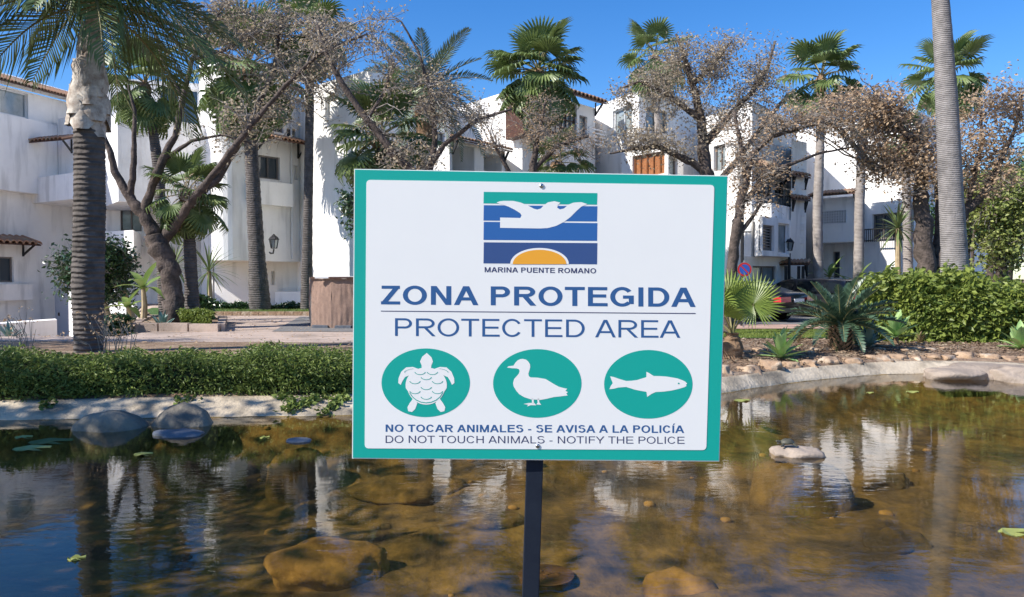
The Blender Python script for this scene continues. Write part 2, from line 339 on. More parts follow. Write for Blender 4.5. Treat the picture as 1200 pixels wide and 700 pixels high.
# ------------------------------------------------------------------ buildings
class Plane:
    def __init__(s, a, b): s.a = Vector(a); s.b = Vector(b); s.d = (s.b-s.a).normalized(); s.L = (s.b-s.a).length; s.n = Vector((s.d.y, -s.d.x))
    def uz(s, px, py):
        d = ray(px, py); den = d.x*s.n.x+d.y*s.n.y; tt = (s.a.x*s.n.x+s.a.y*s.n.y)/den
        p = Vector((d.x*tt, d.y*tt)); return (p-s.a).dot(s.d), CAMZ+d.z*tt
    def p3(s, u, z, off=0): q = s.a+s.d*u+s.n*off; return Vector((q.x, q.y, z))
def window(par, P, u0, u1, z0, z1, rec, style='white', nx=2, ny=1):
    fm = {'white': M['frame'], 'grey': M['gframe'], 'wood': M['rwood'], 'orange': M['owood']}[style]
    w_ = min(.05, (u1-u0)*.12); b = MB()
    def hb(za, ua=u0, ub=u1, tk=w_): b.bar(P.p3(ua, za, -rec+.03), P.p3(ub, za, -rec+.03), .05, tk)
    def vb(ua, tk=w_, za=z0, zb=z1): b.bar(P.p3(ua, za, -rec+.035), P.p3(ua, zb, -rec+.035), tk, .05)
    hb(z0+w_/2); hb(z1-w_/2); vb(u0+w_/2); vb(u1-w_/2)
    for i in range(1, nx): vb(lerp(u0, u1, i/nx), w_*.8)
    for i in range(1, ny): hb(lerp(z0, z1, i/ny), tk=w_*.7)
    wi = b.build('window', fm, par)
    g = MB(); g.quad(P.p3(u0, z0, -rec), P.p3(u1, z0, -rec), P.p3(u1, z1, -rec), P.p3(u0, z1, -rec))
    g.build('pane', M['owood'] if style == 'orange' else (M['cglass'] if R.random() < .4 else M['glass']), wi, fix=False)
    return wi
def facade(par, a, b, z0, z1, ops=(), mat=None, rec=.14, name='wall'):
    """ops: (x0,y0,x1,y1 in photo pixels, style, nx, ny); a wall with real openings"""
    P = Plane(a, b); mat = mat or M['stucco']; O = []
    for op in ops:
        xm = (op[0]+op[2])/2; ym = (op[1]+op[3])/2
        u0, u1 = P.uz(op[0], ym)[0], P.uz(op[2], ym)[0]; zt, zb = P.uz(xm, op[1])[1], P.uz(xm, op[3])[1]
        O.append((max(.02, min(u0, u1)), min(P.L-.02, max(u0, u1)), max(z0+.02, zb), min(z1-.02, zt), op[4] if len(op) > 4 else 'white', op[5] if len(op) > 5 else 2, op[6] if len(op) > 6 else 1))
    O = [o for o in O if o[1]-o[0] > .05 and o[3]-o[2] > .05]
    us = sorted(set([0, P.L]+[x for o in O for x in o[:2]])); zs = sorted(set([z0, z1]+[x for o in O for x in o[2:4]])); m = MB()
    for i in range(len(us)-1):
        for j in range(len(zs)-1):
            uc, zc = (us[i]+us[i+1])/2, (zs[j]+zs[j+1])/2
            if any(o[0] < uc < o[1] and o[2] < zc < o[3] for o in O): continue
            m.quad(P.p3(us[i], zs[j]), P.p3(us[i+1], zs[j]), P.p3(us[i+1], zs[j+1]), P.p3(us[i], zs[j+1]))
    for u0, u1, za, zb, st, nx, ny in O:
        c = [(u0, za), (u1, za), (u1, zb), (u0, zb)]
        for k in range(4):
            (p, q), (r_, s_) = c[k], c[(k+1) % 4]; m.quad(P.p3(p, q), P.p3(r_, s_), P.p3(r_, s_, -rec-.01), P.p3(p, q, -rec-.01))
    wl = m.build(name, mat, par, fix=False)
    for u0, u1, za, zb, st, nx, ny in O:
        if st == 'open':
            g = MB(); dd = 1.1; c = [(u0, za), (u1, za), (u1, zb), (u0, zb)]
            for k in range(4):
                (p, q), (r_, s_) = c[k], c[(k+1) % 4]; g.quad(P.p3(p, q, -rec), P.p3(r_, s_, -rec), P.p3(r_, s_, -dd), P.p3(p, q, -dd))
            g.quad(*[P.p3(u, z, -dd) for u, z in c]); g.build('recess', mat, par, fix=False)
            window(par, P, lerp(u0, u1, .45), lerp(u0, u1, .85), za, lerp(za, zb, .8), dd-.04, 'grey')
        elif st == 'hole': g = MB(); g.quad(*[P.p3(u, z, -rec) for u, z in ((u0, za), (u1, za), (u1, zb), (u0, zb))]); g.build('recess', mat, par, fix=False)
        else: window(par, P, u0, u1, za, zb, rec, st, nx, ny)
    return P
def volume(par, pts, z0, z1, ops={}, mat=None, roof='roof', cop=.05):
    """pts: footprint corners (xy, counter-clockwise from above, starting left): one facade per edge"""
    n = len(pts); out = []
    for i in range(n): out.append(facade(par, pts[i], pts[(i+1) % n], z0, z1, ops.get(i, ()), mat))
    m = MB(); 
    m.prism([tuple(p) for p in pts], z1+.001, z1+cop); m.build(roof, mat or M['stucco'], par)
    m = MB(); m.quad(*[(p[0], p[1], z0+.001) for p in pts]); m.build('soffit', mat or M['stucco'], par, fix=False)
    return out
def tile_awning(par, P, u0, u1, z, out, drop, name='awning', nt=None, wood=True):
    """sloped row of barrel tiles on dark boards with brackets"""
    b = MB(); a0 = P.p3(u0, z, .01); a1 = P.p3(u1, z, .01); c0 = P.p3(u0, z-drop, out); c1 = P.p3(u1, z-drop, out)
    dn = Vector((0, 0, -.05)); b.quad(a0, a1, c1, c0); b.quad(a0+dn, a1+dn, c1+dn, c0+dn); b.quad(c0, c1, c1+dn, c0+dn); b.quad(a0, c0, c0+dn, a0+dn); b.quad(a1, c1, c1+dn, a1+dn)
    aw = b.build(name, M['rwood'] if wood else M['stucco'], par)
    L = u1-u0; n = nt or max(3, int(L/.16)); r = L/n*.5; me = None
    sl = (c0-a0)
    tm = MB(); k = 6
    for e in (0, 1):
        for j in range(k+1):
            t_ = math.pi*j/k; s_ = 1 if e == 0 else 1.12
            q = a0+sl*(e*1.06)+P.p3(0,0,0).lerp(P.p3(0,0,0), 0)*0+Vector((P.d.x, P.d.y, 0))*(r-r*s_*math.cos(t_))+Vector((0, 0, r*1.0*math.sin(t_)+.012)); tm.v.append(tuple(q))
    for j in range(k): tm.f.append((j, j+1, k+2+j, k+1+j)); tm.m.append(0)
    # thickness: end face of the clay
    nb = len(tm.v)
    for j in range(k+1):
        t_ = math.pi*j/k; q = a0+sl*1.06+Vector((P.d.x, P.d.y, 0))*(r-r*.75*math.cos(t_))+Vector((0, 0, r*.75*math.sin(t_)+.004)); tm.v.append(tuple(q))
    for j in range(k): tm.f.append((k+1+j, k+2+j, nb+j+1, nb+j)); tm.m.append(0)
    me = tm.mesh('roof_tile', M['tile'])
    for i in range(n):
        o = ob('roof_tile', me, aw); o.location = (P.d.x*L/n*i, P.d.y*L/n*i, R.uniform(0, .012)); o.matrix_parent_inverse = Matrix.Translation(-par.location) if False else aw_inv(aw)
    for u in (u0+.12, u1-.12):
        s_ = MB(); s_.bar(P.p3(u, z-drop-.38, .02), P.p3(u, z-drop-.02, out*.75), .05, .06); s_.bar(P.p3(u, z-.08, .03), P.p3(u, z-drop-.42, .03), .05, .05); s_.build('bracket', M['iron'], aw)
    return aw
def aw_inv(aw): return Matrix()
_ob0 = ob
def ob(name, data, parent=None, mw=None):
    """children are modelled in world coordinates; the top Empty has only a location"""
    o = bpy.data.objects.new(name, data); COL.objects.link(o)
    if parent:
        o.parent = parent
        if parent.parent is None and parent.type == 'EMPTY': o.matrix_parent_inverse = Matrix.Translation(-Vector(parent.location))
    if mw is not None: o.matrix_basis = mw
    return o
def railing(par, a, b, z0, z1, n, mat=None):
    m = MB(); a = Vector(a); b = Vector(b); m.bar((a.x, a.y, z1), (b.x, b.y, z1), .05, .04); m.bar((a.x, a.y, z0+.05), (b.x, b.y, z0+.05), .04, .03)
    r_ = m.build('railing', mat or M['iron'], par); q = MB(); q.bar((a.x, a.y, z0), (a.x, a.y, z1), .02, .02); me = q.mesh('baluster', mat or M['iron'])
    for i in range(n+1):
        o = ob('baluster', me, r_); d = (b-a)*i/n; o.location = (d.x, d.y, 0)
def Z(y, D): return zat(y, D)

# --- left house
H = thing('house', (-19, 28, -1.4), 'white house at the left edge with a brown tiled eave and a square upper window', 'house')
A = Vector((-18.95, 24.1)); Bp = Vector((-16.75, 30.85))
fp = [A, Bp, Vector((-24, 33.5)), Vector((-27, 27))]
PL = volume(H, fp, -2.2, 7.75, {0: [(0,106,33,136,'white',1,1), (-14,301,16,331,'grey',2,1)]})[0]
u0 = PL.uz(-60, 200)[0]; u1 = PL.uz(57, 200)[0]
bq = [PL.p3(u0, 0, .45).xy, PL.p3(u1, 0, .45).xy, PL.p3(u1, 0, -.02).xy, PL.p3(u0, 0, -.02).xy]
m = MB(); zt = PL.uz(0, 136)[1]; zb = PL.uz(0, 224)[1]; m.prism(bq, zb, zt); m.build('balcony', M['stucco'], H)
tile_awning(H, PL, PL.uz(-50,100)[0], PL.uz(84,113)[0], 8.15, .55, .28, 'eave', 34)
m = MB(); eb = [PL.p3(0, 0, .08).xy, PL.p3(PL.L, 0, .08).xy, PL.p3(PL.L, 0, -3).xy, PL.p3(0, 0, -3).xy]
m.prism(eb, [7.82, 7.82, 8.75, 8.75], [8.2, 8.2, 9.1, 9.1]); m.build('parapet', M['stucco'], H)
tile_awning(H, PL, PL.uz(-40,290)[0], PL.uz(30,290)[0], PL.uz(10,279)[1], .75, .22, 'awning', 9)
ul = PL.uz(-40, 330)[0]; ur = PL.uz(31, 330)[0]; m = MB(); m.prism([PL.p3(ul,0,.3).xy, PL.p3(ur,0,.3).xy, PL.p3(ur,0,-.02).xy, PL.p3(ul,0,-.02).xy], PL.uz(10,352)[1], PL.uz(10,333)[1]); m.build('sill_box', M['stucco'], H)
# roof over the side balcony, its bracket and the sunlit parapet
PB = Plane(xd(30, 29.0), xd(92, 27.6))
m = MB(); m.prism([xd(37,28.3), xd(88,26.7), xd(100,29.5), xd(48,30.5)], Z(236, 27.5), Z(206, 27.5)); m.build('balcony', M['stucco'], H)
m = MB(); m.prism([xd(70,28.8), xd(89,28.2), xd(95,30.2), xd(78,30.5)], Z(236,28.5), Z(138,28.5)); m.build('wall', M['stucco'], H)
PA = Plane(xd(40, 28.3), xd(90, 27.6)); tile_awning(H, PA, 0, PA.L, Z(163, 28), .5, .16, 'awning', 11)

# --- apartment block behind the dead tree
BA = thing('apartment_building', (-11, 28, 0), 'white apartment building behind the bare tree at left with tiled window awning and rounded bay', 'building')
volume(BA, [xd(84,31), xd(120,29.0), xd(260,30.2), xd(262,36), xd(80,36)], -2, Z(96, 29.5), {1: [(141,242,166,271,'grey',2,1),(186,104,233,148,'white',2,1),(128,290,150,330,'hole')]})
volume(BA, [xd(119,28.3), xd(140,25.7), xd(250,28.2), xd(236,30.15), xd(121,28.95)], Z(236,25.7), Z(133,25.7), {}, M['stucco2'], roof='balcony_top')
m = MB(); m.prism([xd(112,27.6), xd(157,26.2), xd(166,28.8), xd(121,28.95)], Z(301,26.8), Z(271,26.8)); m.build('balcony', M['stucco'], BA)
m = MB(); m.prism([xd(236,28.4), xd(249,27.6), xd(258,28.4), xd(244,29.8)], -.3, Z(60,28)); m.build('pillar', M['stucco'], BA)
# rounded bay
cx, cy = xd(268, 25.6); arc = []
p1 = xd(249, 26.8)
for k in range(7):
    a = math.radians(215+k*80/6); arc.append(Vector((cx+.62*math.cos(a)+.05, cy+.62*math.sin(a)+.1)))
pend = xd(352, 27.3)
pts = [p1]+arc+[pend, xd(352, 30), xd(252, 30)]
ops = {7: [(303,183,328,210,'grey',2,1),(344,194,349,211,'hole'),(262,124,298,160,'white',3,1),(336,152,346,168,'grey',1,1),(318,100,332,155,'grey',1,2)], 0: [], 1: []}
PBY = volume(BA, pts, Z(305,24.8), Z(62,24.8), ops, roof='roof')
PF = PBY[7]; tile_awning(BA, PF, PF.uz(296,165)[0], PF.uz(352,172)[0], PF.uz(310,158)[1], .75, .22, 'awning', 12)
ua = PF.uz(292, 225)[0]; ub = PF.uz(336, 225)[0]; m = MB(); m.prism([PF.p3(ua,0,.35).xy, PF.p3(ub,0,.35).xy, PF.p3(ub,0,-.02).xy, PF.p3(ua,0,-.02).xy], PF.uz(310,241)[1], PF.uz(310,214)[1]); m.build('balcony', M['stucco'], BA)
volume(BA, [xd(240,28.6), xd(252,27.6), xd(357,27.9), xd(357,29.9), xd(240,29.9)], -.2, Z(304,24.85), {1: [(318,318,322,334,'hole')], }, roof='floor_slab')
PS = facade(BA, xd(300,26.3), xd(300,26.3)+Vector((.001,0)), 0, .1) if False else None
m = MB(); m.prism([xd(322,26.6), xd(352,26.4), xd(352,27.5), xd(322,27.7)], -.1, Z(342,26.6)); m.build('plinth', M['stucco'], BA)

ra, rb = PF.p3(PF.uz(262,160)[0],0,.1), PF.p3(PF.uz(298,160)[0],0,.1); railing(BA, ra.xy, rb.xy, PF.uz(280,163)[1], PF.uz(280,146)[1], 12)
for px_ in (300, 341): m = MB(); u_ = PF.uz(px_,250)[0]; m.tube([PF.p3(u_, 1.7, .05), PF.p3(u_, 7.6, .05)], .035, 8); m.build('downpipe', M['frame'], BA)
# --- wing with palm shadows
BW = thing('building_wing', (-4.5, 25, 0), 'tall white wing catching palm shadows directly left of the sign', 'building')
volume(BW, [xd(349,27.6), xd(373,25.4), xd(438,23.4), xd(529,27.2), xd(529,33), xd(354,33)], -.2, Z(98,25), {1: [(381,112,397,140,'hole')], 2: [(500,153,521,168,'grey',2,1),(505,186,526,203,'wood',2,1)]})
# --- central building
BC = thing('building_block', (0, 26, 0), 'white central block with dark wooden corner window behind the tall fan palm', 'building')
vc = volume(BC, [xd(500,31.5), xd(527,28.6), xd(612,25.2), xd(697,28.4), xd(697,34), xd(500,34)], -.2, Z(112,26.2), {1: [(540,230,570,260)], 2: [(650,116,676,160,'wood',5,4),(679,136,688,160,'grey',1,1)]})
PR = vc[2]; tile_awning(BC, PR, PR.uz(614,105)[0], PR.L+.1, PR.uz(640,104)[1]+.1, .45, .14, 'eave', 18)
PQ = vc[1]
mk = [PQ.p3(PQ.uz(601,130)[0],0,.3).xy, (xd(614,24.3)), PR.p3(PR.uz(647,130)[0],0,.32).xy, PR.p3(PR.uz(647,130)[0],0,-.02).xy, xd(612,25.4), PQ.p3(PQ.uz(601,130)[0],0,-.02).xy]
m = MB(); m.prism(mk, Z(160,24.8), Z(114,24.8)); bay = m.build('bay_window', M['rwood'], BC)
PZ = Plane(mk[1], mk[2])
for i in range(7):
    for j in range(4):
        g = MB(); ua, ub = PZ.L*(i+.15)/7, PZ.L*(i+.85)/7; za, zb = lerp(Z(160,24.8), Z(114,24.8), (j+.15)/4), lerp(Z(160,24.8), Z(114,24.8), (j+.85)/4)
        g.quad(PZ.p3(ua,za,.012), PZ.p3(ub,za,.012), PZ.p3(ub,zb,.012), PZ.p3(ua,zb,.012)); g.build('pane', M['glass'], bay, fix=False)
m = MB()
for k in range(5): m.bar(PR.p3(PR.uz(679,160)[0], PR.uz(685,170)[1]+k*.13, .4), PR.p3(PR.L+.1, PR.uz(685,170)[1]+k*.13, .4), .04, .05)
m.build('railing', M['frame'], BC)
# loggia
BL = thing('loggia', (-1.7, 24, 0), 'low white loggia with sloping tiled edge just above the sign top', 'building')
vl = volume(BL, [xd(520,23.3), xd(527,22.4), xd(592,24.6), xd(592,26.5), xd(520,26.5)], -.2, Z(166,22.6), {1: [(530,170,556,202,'open'),(567,181,588,202,'open')]})
tile_awning(BL, vl[1], 0, vl[1].L, Z(163,22.5)+.05, .3, .08, 'eave', 18)
# --- right centre building
BD = thing('building_block', (6, 27, 0), 'white block with orange wooden shutters behind the leafless tree right of centre', 'building')
vd = volume(BD, [xd(692,30.5), xd(748,27.2), xd(838,30.0), xd(838,35), xd(692,35)], -.2, Z(112,28), {0: [(718,126,741,156,'white',2,1)], 1: [(757,128,782,155,'grey',2,1)]})
vd2 = volume(BD, [xd(728,27.1), xd(782,25.4), xd(800,27.6), xd(740,28.2)], -.2, Z(172,25.6), {0: [(741,180,779,206,'orange',5,1)], 1: [(784,182,794,206,'grey',1,1)]})
BE = thing('building_block', (8, 26, 0), 'white stepped block right of the sign with brown shutters and a louvred panel', 'building')
ve = volume(BE, [xd(826,27.0), xd(880,24.6), xd(932,28.0), xd(932,34), xd(826,34)], -.2, Z(124,25), {0: [(836,170,850,200,'grey',2,1)], 1: [(886,206,906,246,'wood',3,2),(908,212,920,232,'grey',1,1)]})
PE = ve[1]
tile_awning(BE, PE, PE.uz(884,198)[0], PE.uz(916,206)[0], PE.uz(900,196)[1], .5, .15, 'awning', 9)
m = MB(); ua, ub = PE.uz(882,252)[0], PE.uz(912,252)[0]; m.prism([PE.p3(ua,0,.6).xy, PE.p3(ub,0,.6).xy, PE.p3(ub,0,-.02).xy, PE.p3(ua,0,-.02).xy], PE.uz(895,262)[1], PE.uz(895,242)[1]); m.build('balcony', M['stucco'], BE)
ra, rb = PE.p3(ua,0,.55), PE.p3(ub,0,.55); railing(BE, ra.xy, rb.xy, PE.uz(895,242)[1], PE.uz(895,230)[1], 10)
vf = volume(BE, [xd(884,24.0), xd(893,23.4), xd(926,24.9), xd(926,27), xd(884,27)], Z(300,23.6), Z(256,23.6), {1: [(894,264,907,294,'grey',1,9),(912,262,925,298,'white',1,1)]}, roof='balcony_top')
vg = facade(BE, xd(862,23.9), xd(926,25.4), -.2, Z(300,23.6), [(882,312,910,330,'grey',2,1)])
m = MB(); m.prism([xd(926,25.6), xd(944,26.2), xd(944,30), xd(926,30)], -.2, Z(166,26)); m.build('wall', M['stucco'], BE)
for k in range(7): 
    m = MB(); m.box((xd(938,26.1).x, 26.05, Z(186+k*16,26)), (.16,.14,.22)); m.build('block', M['stucco'], BE)
for k, (x, y, w_) in enumerate(((930,205,.9),(930,232,.9))):
    P_ = Plane(xd(925,25.5), xd(944,26.1)); tile_awning(BE, P_, 0, P_.L, Z(y,25.8), .16, .06, 'awning', 5)
# --- right building
BR = thing('apartment_building', (12, 29, 0), 'broad white apartment building at right with palm shadow, lattice balcony and black railing', 'building')
vr = volume(BR, [xd(932,31.6), xd(1008,29.6), xd(1070,27.6), xd(1124,32), xd(1124,38), xd(932,38)], -.2, Z(130,27.6), {})
rp = Plane(xd(955,28.6), xd(1008,27.4))
volume(BR, [xd(957,28.4), xd(1007,27.2), xd(1008,29.5), xd(957,30.8)], Z(284,27.8), Z(233,27.8), {}, roof='balcony_top')
tile_awning(BR, Plane(xd(953,28.3), xd(1008,27.1)), 0, Plane(xd(953,28.3), xd(1008,27.1)).L, Z(224,27.6), .5, .14, 'awning', 14)
PP = Plane(xd(957,28.4), xd(1007,27.2)); m = MB()
z0_, z1_ = PP.uz(978,262)[1], PP.uz(978,247)[1]; ua, ub = PP.uz(963,255)[0], PP.uz(992,255)[0]
m.quad(PP.p3(ua,z0_,.004), PP.p3(ub,z0_,.004), PP.p3(ub,z1_,.004), PP.p3(ua,z1_,.004)); lat = m.build('lattice', M['gframe'], BR, fix=False); m = MB()
for i in range(11): m.bar(PP.p3(lerp(ua,ub,i/10),z0_,.02), PP.p3(lerp(ua,ub,i/10),z1_,.02), .035, .02)
for i in range(6): m.bar(PP.p3(ua,lerp(z0_,z1_,i/5),.025), PP.p3(ub,lerp(z0_,z1_,i/5),.025), .02, .035)
m.build('lattice_bars', M['frame'], lat)
for (xa, xb, ya, yb) in ((962,1004,286,328),):
    P_ = Plane(xd(957,29.7), xd(1008,28.3)); g = MB(); ua, ub = P_.uz(xa,300)[0], P_.uz(xb,300)[0]
    facade(BR, xd(957,29.8), xd(1008,28.4), -.2, Z(284,28), [(976,295,984,326,'grey',1,1)])
PW = facade(BR, xd(1010,28.0), xd(1064,26.4), Z(282,27.2), Z(240,27.2), [(1022,250,1056,280,'grey',3,1)])
m = MB(); m.prism([xd(1010,27.9), xd(1064,26.3), xd(1072,28), xd(1010,29.5)], -.2, Z(283,27.2)); m.build('wall', M['stucco'], BR)
m = MB(); m.prism([xd(1008,28.1), xd(1072,26.3), xd(1072,27.8), xd(1008,29.4)], Z(240,27.2), Z(236,27.2)); m.build('ledge', M['stucco'], BR)
railing(BR, xd(1010,27.5), xd(1064,25.9), Z(283,26.8), Z(268,26.8), 22)
# far houses behind the trees at the right edge
BF = thing('house', (17, 33, 0), 'white house mostly hidden by brown and green trees at the right edge', 'house')
volume(BF, [xd(1082,30), xd(1140,29), xd(1175,33), xd(1175,38), xd(1082,38)], -.2, Z(262,29), {0: [(1092,252,1100,300,'grey',1,1)]})

# --- street and garden structures
T = thing('garden_wall', (-15.6, 24, -1), 'low white planter wall in front of the left house', 'wall')
m = MB(); m.prism([xd(-40,19.5), xd(66,22.5), xd(64,23.2), xd(-40,20.2)], -2.0, Z(376,22.0)); m.build('wall', M['stucco'], T)
T = thing('garden_wall', (-13, 22, -1), 'white garden wall pieces between the palm trunk and the banana plants', 'wall')
m = MB(); m.prism([xd(80,23.8), xd(98,23), xd(140,24), xd(140,24.6), xd(84,24.8)], -2, Z(342,23.5)); m.build('wall', M['stucco'], T)
m = MB(); m.prism([xd(128,21.5), xd(156,21), xd(160,21.6), xd(132,22.2)], -2, Z(356,21.3)); m.build('wall', M['stucco'], T)
T = thing('door', (-16.6, 28.6, -1.3), 'grey door in the gap beside the left house', 'door')
PDn = Plane(xd(64,28.4), xd(81,27.8)); m = MB(); m.prism([PDn.p3(0,0).xy, PDn.p3(PDn.L,0).xy, PDn.p3(PDn.L,0,-.06).xy, PDn.p3(0,0,-.06).xy], -1.4, Z(332,28)); m.build('leaf', pm('grey_door', (.45,.45,.47), rough=.6), T)
m = MB(); m.box((PDn.p3(PDn.L*.3, -.3, .02)), (.05,.04,.12)); m.build('handle', M['iron'], T)
# raised planter round the dead tree
T = thing('planter', (-6.2, 14, .1), 'low stone edged planter around the bare pruned tree', 'planter')
pl = [xd(152,13.6), xd(258,13.4), xd(262,16.5), xd(176,17)]
for i in range(4):
    p, q = pl[i], pl[(i+1) % 4]; n = max(2, int((q-p).length/.5))
    for k in range(n):
        a_, b_ = p.lerp(q, k/n+.01), p.lerp(q, (k+1)/n-.01); m = MB(); zz = G(*((a_+b_)/2)); hh = .16+R.uniform(-.01,.01)
        m.bar((a_.x, a_.y, zz+hh/2-.03), (b_.x, b_.y, zz+hh/2-.03), .14, hh+.06); m.build('kerb_stone', M['paver'], T)
m = MB(); m.prism([tuple(p) for p in pl], -.4, .17); m.build('soil', M['soil'], T)
T = thing('kerb', (-6.5, 19.5, .05), 'pale kerb edging the grass below the apartment wall', 'kerb')
for k in range(16):
    a_ = xd(222, 19.5).lerp(xd(385, 19.5), k/16); b_ = xd(222, 19.5).lerp(xd(385, 19.5), (k+.96)/16); m = MB(); m.bar((a_.x, a_.y, G(*a_)+.05), (b_.x, b_.y, G(*b_)+.05), .12, .14); m.build('kerb_stone', M['stone'], T)

# brown fabric enclosure
T = thing('fence_screen', (-3.4, 14.6, 0), 'brown fabric covered temporary fence left of the sign with sagging cloth', 'fence')
fpts = [xd(363,16.6), xd(364.5,14.7), xd(388,14.45), xd(418,14.45), xd(470,14.4)]
for k in range(len(fpts)-1):
    a_, b_ = fpts[k], fpts[k+1]; L_ = (b_-a_).length; nrm = Vector(((b_-a_).y, -(b_-a_).x)).normalized(); z0 = G(*a_)-.02; nx, nz = 24, 14; m = MB()
    for i in range(nz+1):
        for j in range(nx+1):
            t_, s_ = j/nx, i/nz; p = a_.lerp(b_, t_)+nrm*(.03*math.sin(t_*math.pi)*math.sin(s_*math.pi)+.018*noise.noise((t_*5*L_+k*7, s_*3, k))*math.sin(s_*math.pi)+.015*noise.noise((t_*9+s_*5+k, s_*9-t_*3, 2)))
            m.v.append((p.x, p.y, z0+s_*1.0+(-.03*math.sin(t_*math.pi) if i == nz else 0)+(.04*noise.noise((t_*9, k, 0)) if i == 0 else 0)))
    for i in range(nz):
        for j in range(nx): q = i*(nx+1)+j; m.f.append((q, q+1, q+nx+2, q+nx+1)); m.m.append(0)
    m.build('fabric_panel', M['fabric'], T, smooth=True, fix=False)
for p in fpts: m = MB(); m.tube([(p.x, p.y+.03, -.05), (p.x, p.y+.03, 1.04)], .02, 8); m.build('fence_post', M['gframe'], T)
m = MB(); m.bar((fpts[2].x-.3, fpts[2].y, 1.03), (fpts[4].x, fpts[4].y, 1.03), .05, .04); m.build('top_rail', M['frame'], T)
for p, q in zip(fpts[1:], fpts[2:]): m = MB(); m.bar((p.x, p.y-.05, G(*p)+.97), (q.x, q.y-.05, G(*q)+.97), .012, .035); m.build('hem', M['rwood'], T); m = MB(); m.box(((p.x+q.x)/2, (p.y+q.y)/2-.02, G(*p)+.03), (.3,.22,.09)); m.build('foot_block', M['slab'], T)
# wall lantern on the apartment
T = thing('wall_lantern', at(320, 290, 25.6), 'black wall lantern on the white bay left of the slim palm trunk', 'lantern')
def lantern(T, c, s):
    m = MB(); c = Vector(c)
    for k in range(6):
        a = k*math.pi/3; m.bar(c+Vector((math.cos(a)*.09*s, math.sin(a)*.09*s, -.12*s)), c+Vector((math.cos(a)*.14*s, math.sin(a)*.14*s, .13*s)), .018*s, .018*s)
    m.tube([c+Vector((0,0,-.14*s)), c+Vector((0,0,-.12*s))], .1*s, 6); m.build('cage', M['iron'], T)
    m = MB(); m.tube([c+Vector((0,0,.13*s)), c+Vector((0,0,.2*s)), c+Vector((0,0,.26*s)), c+Vector((0,0,.3*s))], [.17*s,.12*s,.05*s,.02*s], 6); m.build('cap', M['iron'], T)
    m = MB(); m.tube([c+Vector((0,0,-.11*s)), c+Vector((0,0,.12*s))], [.08*s,.12*s], 6); m.build('glass', M['cglass'], T)
lantern(T, at(321, 286, 25.5), 1.1)
m = MB(); m.tube([at(316,296,25.9), at(317,297,25.6), at(320,297,25.5), at(321,292,25.5)], .03, 6); m.build('bracket', M['iron'], T)
T = thing('street_lantern', at(925, 330, 24.9), 'black lantern post standing in front of the white stepped block', 'lantern')
m = MB(); m.tube([(xd(925,24.9).x, 24.9, -.2), at(925,297,24.9)], .045, 8); m.build('post', M['iron'], T); lantern(T, at(925,289,24.9), 1.0)
T = thing('street_lantern', at(868, 330, 18), 'tall black lamp post with two lanterns beside the traffic sign', 'lantern')
m = MB(); m.tube([(xd(870,18).x, 18, -.2), at(870,226,18)], .04, 8); m.bar(at(861,272,18), at(880,272,18), .03, .03); m.build('post', M['iron'], T); lantern(T, at(863,264,18), .7); 
m = MB(); m.tube([at(870,226,18), at(870,206,18)], [.09,.05], 6); m.build('lamp_head', M['iron'], T)
T = thing('traffic_sign', at(872, 340, 17), 'round red and blue no stopping sign on a thin pole', 'traffic sign')
c = at(872.5, 316, 17)
def disc(T, nm, c, r, y, mat, rx=None, n=28):
    m = MB(); m.quad(*[(c.x+math.cos(2*math.pi*k/n)*(rx or r), c.y+y, c.z+math.sin(2*math.pi*k/n)*r) for k in range(n)]); return m.build(nm, mat, T, fix=False)
m = MB(); m.tube([c+Vector((0,.0,0)), c+Vector((0,.02,0))], .16, 24); m.build('back_plate', M['steel'], T)
disc(T, 'ring', c, .155, -.004, M['red_ring']); disc(T, 'disc', c, .115, -.008, M['blue_disc'])
for s in (1,): m = MB(); m.bar(c+Vector((-.09*s,-.012,.09)), c+Vector((.09*s,-.012,-.09)), .005, .03); m.build('diagonal', M['red_ring'], T)
m = MB(); m.tube([(c.x, c.y+.04, -.2), (c.x, c.y+.04, c.z+.2)], .022, 8); m.build('pole', M['steel'], T)
T = thing('porch', at(925, 320, 22), 'small dark tiled porch roof on black posts behind the parked cars', 'porch')
P_ = Plane(xd(908,25.5), xd(950,24.9)); tile_awning(T, P_, 0, P_.L, Z(306,25.2), .35, .1, 'porch_roof', 10)
for x in (921, 936, 941): m = MB(); m.bar((xd(x,24.8).x, 24.8, -.2), (xd(x,24.8).x, 24.8, Z(312,24.8)), .08, .08); m.build('post', M['iron'], T)

